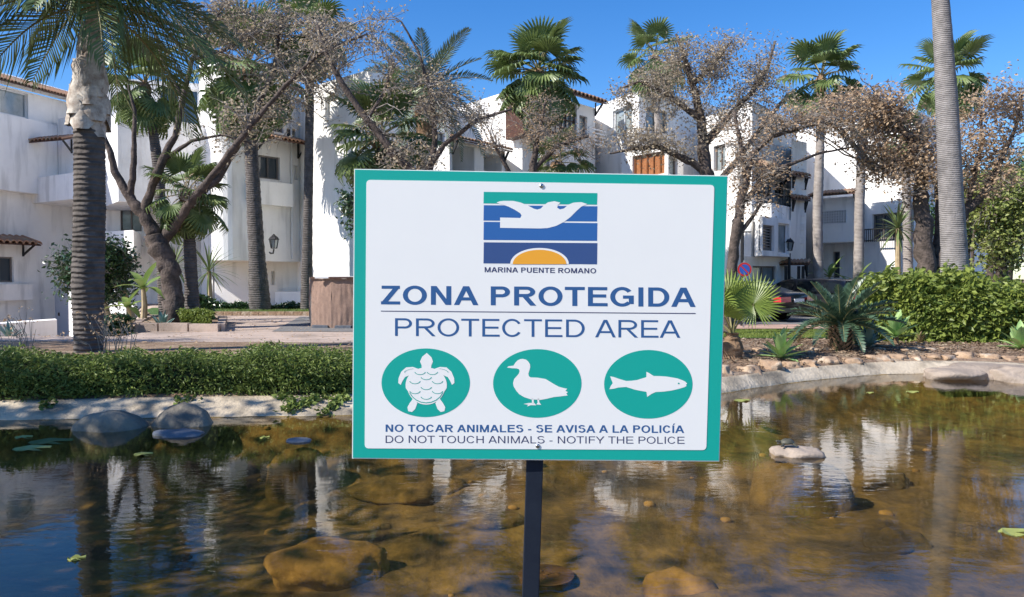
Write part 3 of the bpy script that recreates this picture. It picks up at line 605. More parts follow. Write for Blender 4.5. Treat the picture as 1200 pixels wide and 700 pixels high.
# ------------------------------------------------------------------ cars
def car(loc, heading, label, suv=False):
    T = thing('parked_car', loc, label, 'car', 'cars parked on the road')
    L_, W_, Hh = (4.4, 1.78, 1.3) if suv else (4.6, 1.8, 1.13); zs = .87 if suv else .94
    rot = Matrix.Translation(Vector(loc)) @ Matrix.Rotation(heading, 4, 'Z') @ Matrix.Diagonal((1, 1, zs, 1))   # +x is forward
    def X(x, y, z): return rot @ Vector((x, y, z))
    if suv: prof = [(-2.2,.45,.80),(-2.1,.3,.86),(-1.2,.22,.87),(0,.2,.86),(1.0,.2,.84),(1.7,.22,.76),(2.1,.28,.62),(2.2,.4,.5)]
    else: prof = [(-2.3,.4,.72),(-2.2,.28,.80),(-1.4,.2,.80),(0,.18,.78),(1.0,.18,.76),(1.8,.2,.68),(2.2,.26,.56),(2.3,.36,.45)]
    m = MB(); n = 0
    for i, (x, z0, z1) in enumerate(prof):
        hw = W_/2*(1-.10*(abs(x)/2.3)**3); f = z1-z0
        sec = [(-hw*.9, z0), (-hw, z0+f*.35), (-hw*.985, z0+f*.75), (-hw*.9, z1), (-hw*.5, z1+.03), (0, z1+.04), (hw*.5, z1+.03), (hw*.9, z1), (hw*.985, z0+f*.75), (hw, z0+f*.35), (hw*.9, z0)]
        for y, z in sec: m.v.append(tuple(X(x, y, z)))
    k = 11
    for i in range(len(prof)-1):
        for j in range(k): j2 = (j+1) % k; m.f.append((i*k+j, i*k+j2, (i+1)*k+j2, (i+1)*k+j)); m.m.append(0)
    m.f.append(tuple(range(k))); m.f.append(tuple((len(prof)-1)*k+j for j in range(k))); m.m += [0, 0]
    m.build('body', M['carpaint'], T, smooth=True)
    if suv: cab = [(-2.0,.84,.9,.84),(-1.75,.84,.86,Hh-.06),(-1.2,.84,.84,Hh),(-.2,.84,.84,Hh+.01),(.45,.84,.83,Hh-.04),(1.15,.82,.8,.84)]
    else: cab = [(-1.95,.78,.86,.80),(-1.1,.78,.84,Hh-.04),(-.5,.78,.84,Hh),(.1,.78,.84,Hh),(.5,.78,.83,Hh-.05),(1.3,.74,.8,.78)]
    m = MB(); S_ = []
    for (x, zb, hw, zt) in cab:
        top = hw*.74; S_.append([(x, -hw, zb), (x, -lerp(hw, top, .85), lerp(zb, zt, .86)), (x, -top*.8, zt), (x, top*.8, zt), (x, lerp(hw, top, .85), lerp(zb, zt, .86)), (x, hw, zb)])
    for st in S_: m.v += [tuple(X(*q)) for q in st]
    for i in range(len(cab)-1):
        for j in range(5): m.f.append((i*6+j, i*6+j+1, (i+1)*6+j+1, (i+1)*6+j)); m.m.append(0)
    m.build('roof', M['carpaint'], T, smooth=True)
    for sd_ in (0, 5):        # side windows, one pane between each pair of pillars
        up = 1 if sd_ == 0 else 4; sg_ = -1 if sd_ == 0 else 1
        for i in range(len(cab)-1):
            a_, b_, c_, d_ = [Vector(q) for q in (S_[i][sd_], S_[i+1][sd_], S_[i+1][up], S_[i][up])]; cc_ = (a_+b_+c_+d_)/4
            if i == 0: cc_ = (b_*1.2+c_*1.2+a_*.8+d_*.8)/4
            Q = [cc_+(q-cc_)*.84+Vector((0, sg_*.014, .0)) for q in (a_, b_, c_, d_)]; m = MB(); m.quad(*[X(*q) for q in Q]); m.build('side_window', M['carglass'], T, fix=False)
    for e0, e1, dx in ((0, 1, -.02), (len(cab)-1, len(cab)-2, .02)):
        A0, A1, B1, B0 = Vector(S_[e0][1]), Vector(S_[e0][4]), Vector(S_[e1][3]), Vector(S_[e1][2]); cc_ = (A0+A1+B1+B0)/4
        m = MB(); m.quad(*[X(*(cc_+(q-cc_)*.9+Vector((dx, 0, .014)))) for q in (A0, A1, B1, B0)]); m.build('windscreen', M['carglass'], T, fix=False)
    for s in (-1, 1):
        for x in (-1.35, 1.4):
            m = MB(); m.tube([X(x, s*.72, .32*.85), X(x, s*.92, .32*.85)], .30, 24); wl = m.build('wheel', M['rubber'], T)
            m = MB(); m.tube([X(x, s*.921, .272), X(x, s*.93, .272)], .2, 16)
            for q in range(5): a = q*2*math.pi/5; m.bar(X(x, s*.935, .272), X(x+math.cos(a)*.18, s*.935, .272+math.sin(a)*.18), .04, .02)
            m.build('rim', M['steel'], wl)
        m = MB(); zt = .78 if suv else .70; m.v = [tuple(X(-2.22 if suv else -2.3, s*.84, zt)), tuple(X(-2.27 if suv else -2.34, s*.42, zt+.01)), tuple(X(-2.28 if suv else -2.35, s*.42, zt-.13)), tuple(X(-2.24 if suv else -2.32, s*.86, zt-.16)), tuple(X(-2.12, s*.90, zt)), tuple(X(-2.12, s*.90, zt-.13))]
        m.f = [(0,1,2,3),(0,3,5,4)]; m.m = [0,0]; m.build('tail_light', M['red'], T, fix=False)
        m = MB(); m.box((0,0,0), (.16,.2,.11), M=Matrix.Translation(X(.75, s*1.0, .86)) @ Matrix.Rotation(heading,4,'Z')); m.build('wing_mirror', M['carpaint'], T)
        m = MB(); m.box((0,0,0), (.1,.3,.1), M=Matrix.Translation(X(2.2, s*.65, .5)) @ Matrix.Rotation(heading,4,'Z')); m.build('headlight', M['cglass'], T)
    m = MB(); m.box((0,0,0), (.02,.5,.09), M=Matrix.Translation(X(-2.345 if not suv else -2.26, 0, .6)) @ Matrix.Rotation(heading,4,'Z')); m.build('number_plate', M['plate'], T)
    m = MB(); m.box((0,0,0), (.12,1.6,.16), M=Matrix.Translation(X(-2.24, 0, .36)) @ Matrix.Rotation(heading,4,'Z')); m.build('rear_bumper', M['carpaint'], T)
g_road = -.13
hd = math.radians(131)
c0 = xd(935, 20.2); car((c0.x+2.3*math.cos(hd), c0.y+2.3*math.sin(hd), g_road), hd, 'dark saloon car parked nearest the sign with red tail light and plate')
hd = math.radians(118)
c0 = xd(1018, 22.0); car((c0.x+2.2*math.cos(hd), c0.y+2.2*math.sin(hd), g_road), hd, 'black estate car parked behind the cycad, roof just above its fronds', True)

# ------------------------------------------------------------------ leaf builders
def fan_frond_mesh(name, n=26, Lp=1.0, Rf=1.0, span=250, droop=.5, mats=None, sag=.25, cut=.45, rng=R, wid=1.25, cup=.12):
    """petiole along +X, a pleated fan of separate blades at its end; unit size"""
    m = MB(); pts = []
    for k in range(6): t_ = k/5; pts.append((Lp*t_, 0, -sag*t_*t_*Lp))
    m.tube(pts, [.028,.024,.02,.018,.016,.012], 4, m=1)
    c = Vector(pts[-1]); tilt = -math.atan(2*sag)*1.0
    Rm = Matrix.Rotation(-tilt, 3, 'Y')
    da = math.radians(span)/n
    for i in range(n):
        a = -math.radians(span)/2+(i+.5)*da; ln = Rf*(1-.28*abs(a/math.radians(span/2))**2)*rng.uniform(.92, 1.06)
        d = Vector((math.cos(a), math.sin(a), 0)); s = Vector((-math.sin(a), math.cos(a), 0)); r1 = ln*cut; hw = math.tan(da/2)*r1*wid
        drp = droop*rng.uniform(.7, 1.3); up = Vector((0,0,1))
        def P(r, lat, h): v = d*r+s*lat+up*h; return tuple(c+Rm @ v)
        h1 = cup*r1; fold = .35*hw
        q = len(m.v)
        m.v += [P(.02, 0, 0), P(r1, -hw, h1), P(r1, 0, h1-fold*2), P(r1, hw, h1),
                P(ln*.75, -hw*.72, h1-drp*.10*ln), P(ln*.75, 0, h1-fold-drp*.12*ln), P(ln*.75, hw*.72, h1-drp*.10*ln),
                P(ln*(1-.22*drp), 0, h1-drp*.42*ln)]
        for f in ((0,1,2),(0,2,3),(1,4,5,2),(2,5,6,3),(4,7,5),(5,7,6)): m.f.append(tuple(q+x for x in f)); m.m.append(0)
    return m.mesh(name, mats)
def feather_mesh(name, n=34, L_=1.0, arch=.5, leaf=.28, hang=.6, wl=.014, mats=None, vee=.3, base=.12, rng=R, up0=.0, rr=.014):
    """rachis along +X that arches down, leaflets both sides"""
    m = MB(); pts = []; T_ = []
    for k in range(13):
        t_ = k/12; pts.append(Vector((L_*(t_-.18*arch*t_**3), 0, up0*t_*L_-arch*L_*t_**2.2)))
    m.tube(pts, [rr*(1-.8*k/12) for k in range(13)], 4, m=1)
    for i in range(n):
        t_ = base+(1-base)*(i+.5)/n; f = t_*12; k = min(11, int(f)); p = pts[k].lerp(pts[k+1], f-k); tn = (pts[k+1]-pts[k]).normalized()
        ll = leaf*L_*(math.sin(math.pi*min(1, t_*.85+.13))**.6)*rng.uniform(.85,1.1)
        nrm = Vector((0,1,0)).cross(tn).normalized(); nrm = -nrm if nrm.z < 0 else nrm
        for s in (-1, 1):
            d = (Vector((0, s, 0))*1.0+tn*(.55+.5*t_)+nrm*vee*rng.uniform(.4,1.4)).normalized()
            a = p+d*ll*.55+Vector((0,0,-hang*ll*.16)); e = p+d*ll*(1-.2*hang)+Vector((0,0,-hang*ll*.62*rng.uniform(.7,1.2)))
            w_ = tn.cross(d).cross(d).normalized()*wl*L_; q = len(m.v)
            m.v += [tuple(p-w_*.5), tuple(p+w_*.5), tuple(a+w_), tuple(a-w_), tuple(e)]
            m.f += [(q,q+1,q+2,q+3), (q+3,q+2,q+4)]; m.m += [0,0]
    return m.mesh(name, mats)
def place(par, me, p, az, el, s, name='frond', roll=0, sx=1):
    mw = Matrix.Translation(p) @ Matrix.Rotation(az, 4, 'Z') @ Matrix.Rotation(-el, 4, 'Y') @ Matrix.Rotation(roll, 4, 'X') @ Matrix.Diagonal((s*sx, s, s, 1))
    return ob(name, me, par, mw)
FAN = [fan_frond_mesh('fan_frond', droop=d, mats=[M['fan'], M['petiole']], sag=s, Lp=.85, Rf=.95) for d, s in ((.35,.1),(.6,.2),(.95,.35),(1.3,.4))]
FDRY = [fan_frond_mesh('dry_frond', droop=1.5, mats=[M['fandry'], M['petiole']], sag=.4, Lp=.7, Rf=.8, span=200, n=18)]
def trunk_mesh(pts, rads, seg=14, ring=.0, n=60, mat=None, rsp=.07, jit=.02):
    pts = [Vector(p) for p in pts]; m = MB(); P = []; RR = []
    cum = [0]
    for a, b_ in zip(pts, pts[1:]): cum.append(cum[-1]+(b_-a).length)
    for i in range(n+1):
        s = cum[-1]*i/n; k = 0
        while k < len(pts)-2 and s > cum[k+1]: k += 1
        t_ = (s-cum[k])/(cum[k+1]-cum[k]); P.append(pts[k].lerp(pts[k+1], t_))
        ts = t_*t_*(3-2*t_); r = lerp(rads[k], rads[k+1], ts); RR.append(r*(1+ring*(((s/rsp) % 1)-.5))*(1+R.uniform(-jit, jit)))
    m.tube(P, RR, seg, jit=jit*.7); return m
def fan_palm(base, trunk_px, D, cc, rad, nf, label, tmat='palmtrunk2', group='fan palms', skirt=4, rads=None, seed=0, dn=0, sz=(1,1)):
    """trunk_px: (x,y) points bottom to top; cc: crown centre px; rad: crown radius px"""
    rng = random.Random(seed+11); pts = [at(x, y, D) for x, y in trunk_px]; z0 = G(pts[0].x, pts[0].y); pts[0].z = min(pts[0].z, z0-.05) if base else pts[0].z
    T = thing('fan_palm', (pts[0].x, pts[0].y, pts[0].z), label, 'palm tree', group)
    rr = rads or [5]*len(trunk_px); rr = [r*D/FX for r in rr]
    trunk_mesh(pts, rr, 14, .018, 90, rsp=.13, jit=.035).build('trunk', M[tmat], T, smooth=True, fix=False)
    top = at(cc[0], cc[1], D); s = rad*D/FX/1.65; m = MB()
    m.tube([pts[-1], top+Vector((0,0,-.1*s)), top+Vector((0,0,.15*s))], [rr[-1]*1.1, rr[-1]*1.5, rr[-1]*.5], 8, jit=.15); m.build('crown_base', M['fibre'], T)
    for i in range(nf):
        f = (i+.5)/nf; el = math.radians(lerp(82, -48-dn, f**.85))+rng.uniform(-.12,.12); az = i*2.39996+rng.uniform(-.3,.3)
        me = FAN[min(3, int(f*3.2+rng.random()*.8))]
        place(T, me, top+Vector((0,0,(.12-.25*f)*s)), az, el, s*rng.uniform(.85,1.1), roll=rng.uniform(-.3,.3))
    for i in range(skirt): place(T, FDRY[0], top+Vector((0,0,-.22*s)), i*2.4+rng.random(), math.radians(rng.uniform(-75,-55)), s*rng.uniform(.7,.9), name='dry_frond')
    return T
# tall fan palms
fan_palm(1, [(640,330),(640,240),(637,150),(633,100)], 22, (631,86), 62, 46, 'tall fan palm rising centrally above the sign with full green crown', rads=[6,5.5,5.5,6], seed=1, skirt=7, dn=16)
fan_palm(1, [(960,340),(958,250),(961,170),(963,110)], 25.0, (962,92), 54, 26, 'slim fan palm with its crown half hidden by brown leaves, near the right building', rads=[6,5.5,5,5], seed=2, skirt=6)
fan_palm(1, [(1128,340),(1122,250),(1114,160),(1111,105)], 34, (1111,90), 52, 30, 'distant fan palm whose crown shows on both sides of the big grey trunk', rads=[5,4,4,4], seed=3, skirt=5)
fan_palm(1, [(785,340),(775,200),(768,110),(767,80)], 27.5, (768,66), 48, 22, 'fan palm peeking over the top left of the large leafless tree', rads=[5,5,4,4], seed=4, skirt=2)
fan_palm(1, [(305,366),(300,280),(294,170),(292,100)], 22.9, (291,80), 80, 36, 'fan palm on the thick dark trunk in front of the rounded white bay', 'palmtrunk', rads=[12.5,9,7.5,7], seed=5, skirt=3)
fan_palm(1, [(359,366),(361,250),(363,130),(362,50)], 23.2, (362,40), 56, 28, 'fan palm on the thin straight trunk beside the brown fence', 'palmtrunk', rads=[7,5.5,5,5], seed=6)
fan_palm(1, [(194,385),(186,200),(176,130),(171,112)], 17, (170,100), 58, 26, 'fan palm behind the feathery palm and the bare tree with leaning brown trunk', 'palmtrunk', rads=[7,6,5,5], seed=7)
fan_palm(1, [(226,356),(223,300),(220,250),(219,238)], 14.6, (219,228), 58, 24, 'short fan palm with bright crown beside the bare pruned tree', 'palmtrunk', rads=[9,7,6,6], seed=8, skirt=2)
fan_palm(1, [(450,400),(450,300),(448,200),(447,175)], 15.5, (446,162), 76, 30, 'broad fan palm standing just behind the top left corner of the sign', 'palmtrunk', rads=[9,8,8,8], seed=9, skirt=2)
fan_palm(1, [(1006,340),(1007,250),(1010,170),(1014,140)], 25.2, (1016,132), 32, 16, 'pinkish fan palm trunk left of the yucca, crown lost in brown leaves', rads=[6,5.5,5,5], seed=10)
fan_palm(1, [(1066,340),(1063,250),(1061,190),(1061,170)], 20, (1061,158), 34, 16, 'short grey fan palm trunk right of the yucca', rads=[6,5,5,5], seed=12)
fan_palm(1, [(662,330),(655,230),(650,205),(650,200)], 18, (655,192), 42, 18, 'low fan palm just above the top edge of the sign', rads=[6,6,6,6], seed=13)
# big grey trunk at right
D0 = 11.6
T = thing('palm_tree', at(1122, 350, D0), 'massive smooth grey palm trunk rising out of the sunny hedge', 'palm tree')
pp = [(1121,365),(1120,345),(1118,290),(1114,220),(1110,130),(1106,60),(1102,0),(1096,-262)]
trunk_mesh([at(x, y, D0) for x, y in pp], [r*D0/FX for r in (18,16.5,14,13,12,10.5,9.5,8.5)], 28, .012, 260, rsp=.035, jit=.01).build('trunk', M['palmtrunk3'], T, smooth=True, fix=False)
top = at(1096, -270, D0)
QF = [feather_mesh('feather_frond', n=52, L_=1.0, arch=a_, leaf=.34, hang=h_, wl=.0075, mats=[M['feather'], M['petiole']], vee=.6) for a_, h_ in ((.25,1.0),(.55,1.3),(.9,1.5))]
for i in range(20):
    f = i/20; place(T, QF[min(2,int(f*3))], top, i*2.4, math.radians(lerp(75,-25,f)), 1.75*R.uniform(.9,1.1))
# left feathery palm
D0 = 7.9
T = thing('feather_palm', at(104, 420, D0), 'feathery palm at left with thick ringed trunk and peeling white boots', 'palm tree')
pp = [(104,440),(104,412),(103,330),(105,250),(105,180),(104,150)]
tr_ = trunk_mesh([at(x, y, D0) for x, y in pp], [r*D0/FX for r in (16,15.5,17.5,17,16.5,16)], 26, .022, 220, rsp=.041, jit=.028).build('trunk', M['palmtrunk'], T, smooth=True, fix=False)
# boots: overlapping pale leaf bases forming a bulge
bm_ = MB()
for k in range(26):
    f = k/26; a = k*2.4; zc = lerp(150, 58, f); r0 = interp(f, [(0,18),(.15,22),(.45,18),(.75,13),(1,10)])*D0/FX; cpt = at(lerp(103,107,f), zc, D0)
    b_ = MB(); nn = 7; hgt = .42
    for i in range(nn):
        t_ = i/(nn-1); 
        for j in range(5):
            s_ = (j-2)/2; wdt = .17*math.sin(math.pi*(.15+.8*t_))*1.0; rr_ = r0*(1.0-.3*t_)+.03*(1-s_*s_)+.02*R.uniform(-1,1)
            aa = a+s_*wdt/r0; b_.v.append(tuple(cpt+Vector((math.cos(aa)*rr_, math.sin(aa)*rr_, hgt*(t_-.25)))))
    for i in range(nn-1):
        for j in range(4): q = i*5+j; b_.f.append((q,q+1,q+6,q+5)); b_.m.append(0)
    b_.build('leaf_boot', M['boot'], T, smooth=True, fix=False)
m = MB(); m.tube([at(104,152,D0), at(105,100,D0), at(107,40,D0), at(108,0,D0)], [.11,.10,.07,.04], 14, jit=.05); m.build('crown_shaft', M['boot'], T)
top = at(108, 4, D0)
fr_ = random.Random(5)
for i in range(46):
    f = (i+.5)/46; el = math.radians(lerp(84, 14, f**.9)); place(T, QF[min(2,int(f*3+fr_.random()*.6))], top+Vector((0,0,.25-.35*f)), i*2.39996+fr_.uniform(-.2,.2), el, fr_.uniform(1.15,1.5), roll=fr_.uniform(-.4,.4))
m = MB(); m.tube([at(128,60,D0-.1), at(138,95,D0-.15), at(160,140,D0-.2)], [.012,.008,.004], 5); m.build('spathe', M['petiole'], T)
# date palm
D0 = 19
T = thing('date_palm', at(498, 330, D0), 'grey green date palm behind the brown leaved branches left of centre', 'palm tree')
trunk_mesh([(at(498,330,D0).x, D0, 0), at(497,160,D0), at(497,112,D0)], [.22,.2,.26], 12, .12, 60, rsp=.12, jit=.06).build('trunk', M['fibre'], T, fix=False)
DF = [feather_mesh('feather_frond', n=40, L_=1, arch=a_, leaf=.22, hang=.25, wl=.009, mats=[M['date'], M['petiole']], vee=.5) for a_ in (.2,.45,.75)]
top = at(497, 108, D0)
for i in range(30):
    f = (i+.5)/30; place(T, DF[min(2,int(f*3))], top, i*2.4, math.radians(lerp(70,-20,f)), R.uniform(1.6,2.0), roll=R.uniform(-.4,.4))

# ------------------------------------------------------------------ branching trees with dry leaves
def leaves(m, p, n, spread, size, rng, asp=.55):
    for _ in range(n):
        c = p+Vector((rng.gauss(0,spread), rng.gauss(0,spread), rng.gauss(0,spread*.8)))
        d = Vector((rng.uniform(-1,1), rng.uniform(-1,1), rng.uniform(-1,.5))).normalized(); s = d.cross(Vector((rng.uniform(-1,1), rng.uniform(-1,1), rng.uniform(-1,1)))).normalized()
        L_ = size*rng.uniform(.6,1.3); w_ = L_*asp*.5; k = d.cross(s)*L_*.12; q = len(m.v)
        m.v += [tuple(c), tuple(c+d*L_*.5+s*w_+k), tuple(c+d*L_), tuple(c+d*L_*.5-s*w_+k)]; m.f += [(q,q+1,q+2),(q,q+2,q+3)]; m.m += [0,0]
def branch_tree(name, label, D, limbs, clusters, mat, seed, lsize=.06, nl=4, spread=.10, tmat='bark', cat='tree', group=None, depth=.8, asp=.55, base=None, tw=7):
    rng = random.Random(seed); mt = MB(); anchor = []
    for li, lb in enumerate(limbs):
        pts = []; rad = []; 
        for q in lb:
            x, y, r = q[:3]; dd = q[3] if len(q) > 3 else 0
            pts.append(at(x, y, D+dd)); rad.append(r*D/FX)
        P = []; RR = []
        for i in range(len(pts)-1):
            n = 5
            for k in range(n):
                t_ = k/n; p = pts[i].lerp(pts[i+1], t_); j = rad[i]*.16
                P.append(p+Vector((rng.uniform(-j,j), rng.uniform(-j,j), rng.uniform(-j,j)))); RR.append(lerp(rad[i], rad[i+1], t_)*rng.uniform(.92,1.08))
        P.append(pts[-1]); RR.append(rad[-1]); mt.tube(P, RR, 9, jit=.07)
        anchor += [(p, r) for p, r in zip(P, RR)][3 if li == 0 else 0:]
    b0 = anchor[0][0]; T = thing(name, (at(limbs[0][0][0], limbs[0][0][1], D)), label, cat, group)
    mt.build('trunk', M[tmat], T, smooth=True, fix=False)
    tm = MB(); lm = MB(); top = list(anchor)
    for (cx, cy, rx, ry, nb) in clusters:
        c = at(cx, cy, D); RX, RY = rx*D/FX, ry*D/FX; dy = min(depth*1.0, max(RX, RY))
        loc = sorted(top, key=lambda q: (q[0]-c).length)[:14]
        for k in range(nb):
            v = Vector((rng.uniform(-1,1), rng.uniform(-1,1), rng.uniform(-1,1)))
            while v.length > 1: v = Vector((rng.uniform(-1,1), rng.uniform(-1,1), rng.uniform(-1,1)))
            e = c+Vector((v.x*RX, v.y*dy, v.z*RY))
            s = min(rng.sample(loc, min(5, len(loc))), key=lambda q: (q[0]-e).length)[0]
            n = 6; path = []; off = Vector((rng.uniform(-.2,.2), rng.uniform(-.2,.2), rng.uniform(-.05,.3)))*(e-s).length
            for i in range(n+1):
                t_ = i/n; path.append(s.lerp(e, t_)+off*math.sin(math.pi*t_)*.6+Vector((rng.uniform(-1,1), rng.uniform(-1,1), rng.uniform(-1,1)))*.025*(i > 0))
            r0 = min(.022, .006+.006*(e-s).length); tm.tube(path, [r0*(1-.8*i/n)+.002 for i in range(n+1)], 4, cap=False)
            for i in range(tw):
                t_ = rng.uniform(.35, 1); q = path[min(n, int(t_*n))]; d = Vector((rng.uniform(-1,1), rng.uniform(-1,1), rng.uniform(-.5,.9))).normalized()*rng.uniform(.15,.42)
                mid = q+d*.5+Vector((rng.uniform(-.04,.04), 0, rng.uniform(-.04,.04))); tm.tube([q, mid, q+d], [.0045,.0035,.002], 3, cap=False)
                if nl and rng.random() < .85: leaves(lm, q+d*.9, rng.randint(max(1,nl-2), nl+2), spread, lsize, rng, asp); leaves(lm, q+d*.5, max(1,nl//2), spread*.7, lsize, rng, asp)
    tag(tm.build('twigs', M['twig'], T, fix=False), kind='stuff')
    if lm.v: tag(lm.build('foliage', M[mat], T, fix=False), kind='stuff')
    return T
# pruned bare tree in planter
branch_tree('bare_tree', 'gnarled pruned tree with three bare limbs growing in the low planter', 14.2,
 [[(205,384,13),(204,350,11),(200,320,11.5),(188,292,12),(180,275,11)],
  [(182,278,9),(168,252,7),(152,232,5.5),(136,205,4.5),(130,180,3.5),(118,150,2.5),(112,120,1.5)],
  [(152,232,4.5),(156,205,3.5),(157,170,3),(158,130,2),(150,100,1.3)],
  [(168,254,6),(176,225,5),(190,188,5),(205,160,3.8),(215,115,3.2),(225,70,2.5),(250,30,1.6),(262,5,1)],
  [(188,285,8,.1),(204,266,6.4,0),(222,238,5,-.2),(248,208,4,-.3),(275,172,3.6,-.4),(302,138,3.0,-.5),(335,100,2.4,-.5),(375,62,1.8,-.5),(430,40,1,-.4)],
  [(222,240,5,-.2),(255,210,4,.2),(290,150,3.5,.4),(322,80,2.6,.5),(330,20,1.8,.5)],
  [(190,188,3),(225,165,2),(262,158,1.3),(300,170,.8)],
  [(215,115,2.2),(190,70,1.6),(180,30,1)],[(225,70,2),(262,60,1.5),(300,40,1)]],
 [(330,60,90,50,66),(400,40,60,45,42),(250,30,80,35,36),(290,140,60,28,26),(370,120,50,35,34),(300,15,70,20,26),(220,235,22,18,6),(240,165,50,20,6)], 'tanleaf', 21, .07, 2, .09)
branch_tree('brown_tree', 'tree with long bare diagonal branches and tan leaves above the sign left corner', 13.2,
 [[(520,420,9),(505,300,8),(500,230,7),(486,205,6)],[(486,205,5.5),(460,180,5),(430,140,4.2),(405,105,3.6),(385,70,2.8),(372,30,1.8)],
  [(490,215,4),(520,170,3),(560,140,2.2),(600,128,1.2)],[(500,230,4),(510,160,3),(505,110,2.4),(490,60,1.5),(470,25,1)],[(430,140,2.6),(450,110,2),(462,70,1.2)]],
 [(500,115,60,40,34),(460,150,50,45,16),(430,70,60,45,24),(540,130,55,20,26),(480,190,40,20,22),(410,40,50,35,16)], 'tanleaf', 22, .06, 2, .08)
branch_tree('brown_tree', 'small tree with russet leaves directly in front of the wooden corner window', 17,
 [[(600,330,7),(612,260,6),(624,200,4.5),(628,170,3.5)],[(624,200,3),(655,170,2.4),(690,160,1.4)],[(616,240,3),(590,190,2.4),(575,160,1.4)],[(628,170,2.6),(636,135,2),(640,115,1)]],
 [(632,145,42,32,28),(600,140,40,30,12),(680,175,40,25,24),(585,170,26,24,8)], 'brownleaf', 23, .05, 4, .09)
branch_tree('brown_tree', 'large spreading leafless looking tree with tan seed clusters right of centre', 21.5,
 [[(832,340,10),(834,260,9),(828,205,8),(824,170,7)],[(824,172,6),(822,140,5),(812,100,4),(800,60,2.5),(792,40,1.4)],[(828,200,5),(800,185,4),(770,172,3),(740,175,1.8),(715,180,1)],
  [(824,172,5),(850,140,4),(880,110,3),(900,80,2),(908,50,1.2)],[(822,140,4),(780,110,3),(750,95,2),(725,105,1.2)],[(832,225,4),(862,190,3.4),(885,160,2.6),(915,120,1.6)],[(812,100,3),(840,70,2),(856,50,1.2)]],
 [(800,85,60,45,80),(870,75,55,40,60),(760,120,50,40,48),(780,170,60,25,46),(850,130,60,40,46),(730,160,32,28,20),(905,110,35,35,26),(880,170,40,25,18)], 'tanleaf', 24, .085, 3, .12, tw=9, depth=1.5)
branch_tree('brown_tree', 'crooked dark tree with brown leaves immediately right of the sign', 14.4,
 [[(852,410,7),(856,330,6.5),(862,280,6),(868,240,5.5),(874,210,5)],[(874,210,4.5),(882,180,3.6),(905,160,2.6),(940,150,1.8),(980,140,1)],[(868,240,4),(892,215,3),(920,195,2.2),(960,180,1.4),(1000,172,1)],[(874,210,3.5),(868,170,2.6),(860,130,1.8)],[(862,280,3),(885,250,2),(900,225,1.2)]],
 [(940,145,62,18,54),(885,200,40,30,40),(880,240,30,22,14),(870,160,30,24,18),(1000,150,35,20,18)], 'brownleaf', 25, .06, 3, .09)
branch_tree('brown_tree', 'thick forked tree with heavy rusty foliage behind the big grey palm trunk', 14.8,
 [[(1083,345,12),(1084,300,11),(1082,260,10),(1078,225,8)],[(1078,228,7),(1082,200,6),(1070,170,4.5),(1050,140,3)],[(1094,340,9,.1),(1099,300,8,.1),(1104,265,7,.1),(1100,220,5.5,.2),(1108,180,4,.2),(1110,140,2.6,.2)],
  [(1096,315,7),(1110,285,5.5),(1132,248,5),(1155,225,4),(1172,190,3),(1190,150,2),(1198,110,1.2)],[(1082,205,4),(1050,190,3),(1022,200,2)],[(1132,248,3),(1140,215,3),(1150,170,2),(1150,130,1.4)]],
 [(1060,165,55,45,64),(1055,215,45,28,30),(1110,190,50,50,36),(1165,160,45,55,42),(1180,110,30,30,20),(1020,190,24,30,20),(1150,215,40,25,20),(1012,110,50,16,20),(985,125,40,20,24),(955,135,44,22,16)], 'brownleaf', 26, .078, 4, .10, tw=8)
# green tree far right and background greenery
branch_tree('green_tree', 'light green leafy tree at the right edge above the hedge', 17,
 [[(1172,340,7),(1174,290,6),(1170,250,4.5),(1160,220,3)],[(1174,290,4),(1190,250,3),(1205,220,2)],[(1170,255,3),(1150,235,2.2),(1138,225,1.2)]],
 [(1175,235,50,40,90),(1190,290,34,30,40),(1150,250,34,30,40),(1150,300,28,22,8),(1215,250,40,50,40)], 'greenleaf', 27, .09, 6, .12, asp=.7)
for k, (x, D, y0, rx, ry) in enumerate(((1160,23,245,55,50),(1205,22,230,50,60),(1250,20,220,60,60),(1130,25,262,36,34))):
    branch_tree('evergreen_tree', ['dark evergreen tree far behind the light green tree, trunk showing above the hedge','dark evergreen tree at the frame edge behind the light green tree','dark evergreen tree just outside the right edge','dark evergreen beside the big grey palm trunk'][k], D,
     [[(x,345,5),(x+2,300,4),(x+4,260,3),(x,220,1.5)],[(x+2,300,2.5),(x+25,250,1.5)],[(x+2,290,2.5),(x-25,245,1.5)],[(x-22,345,3),(x-20,290,2),(x-16,250,1.5)]], [(x,y0,rx,ry,110),(x,y0-15,rx*.6,ry*.6,40)], 'darkleaf', 40+k, .13, 7, .2, group='evergreens beyond the hedge', depth=2)
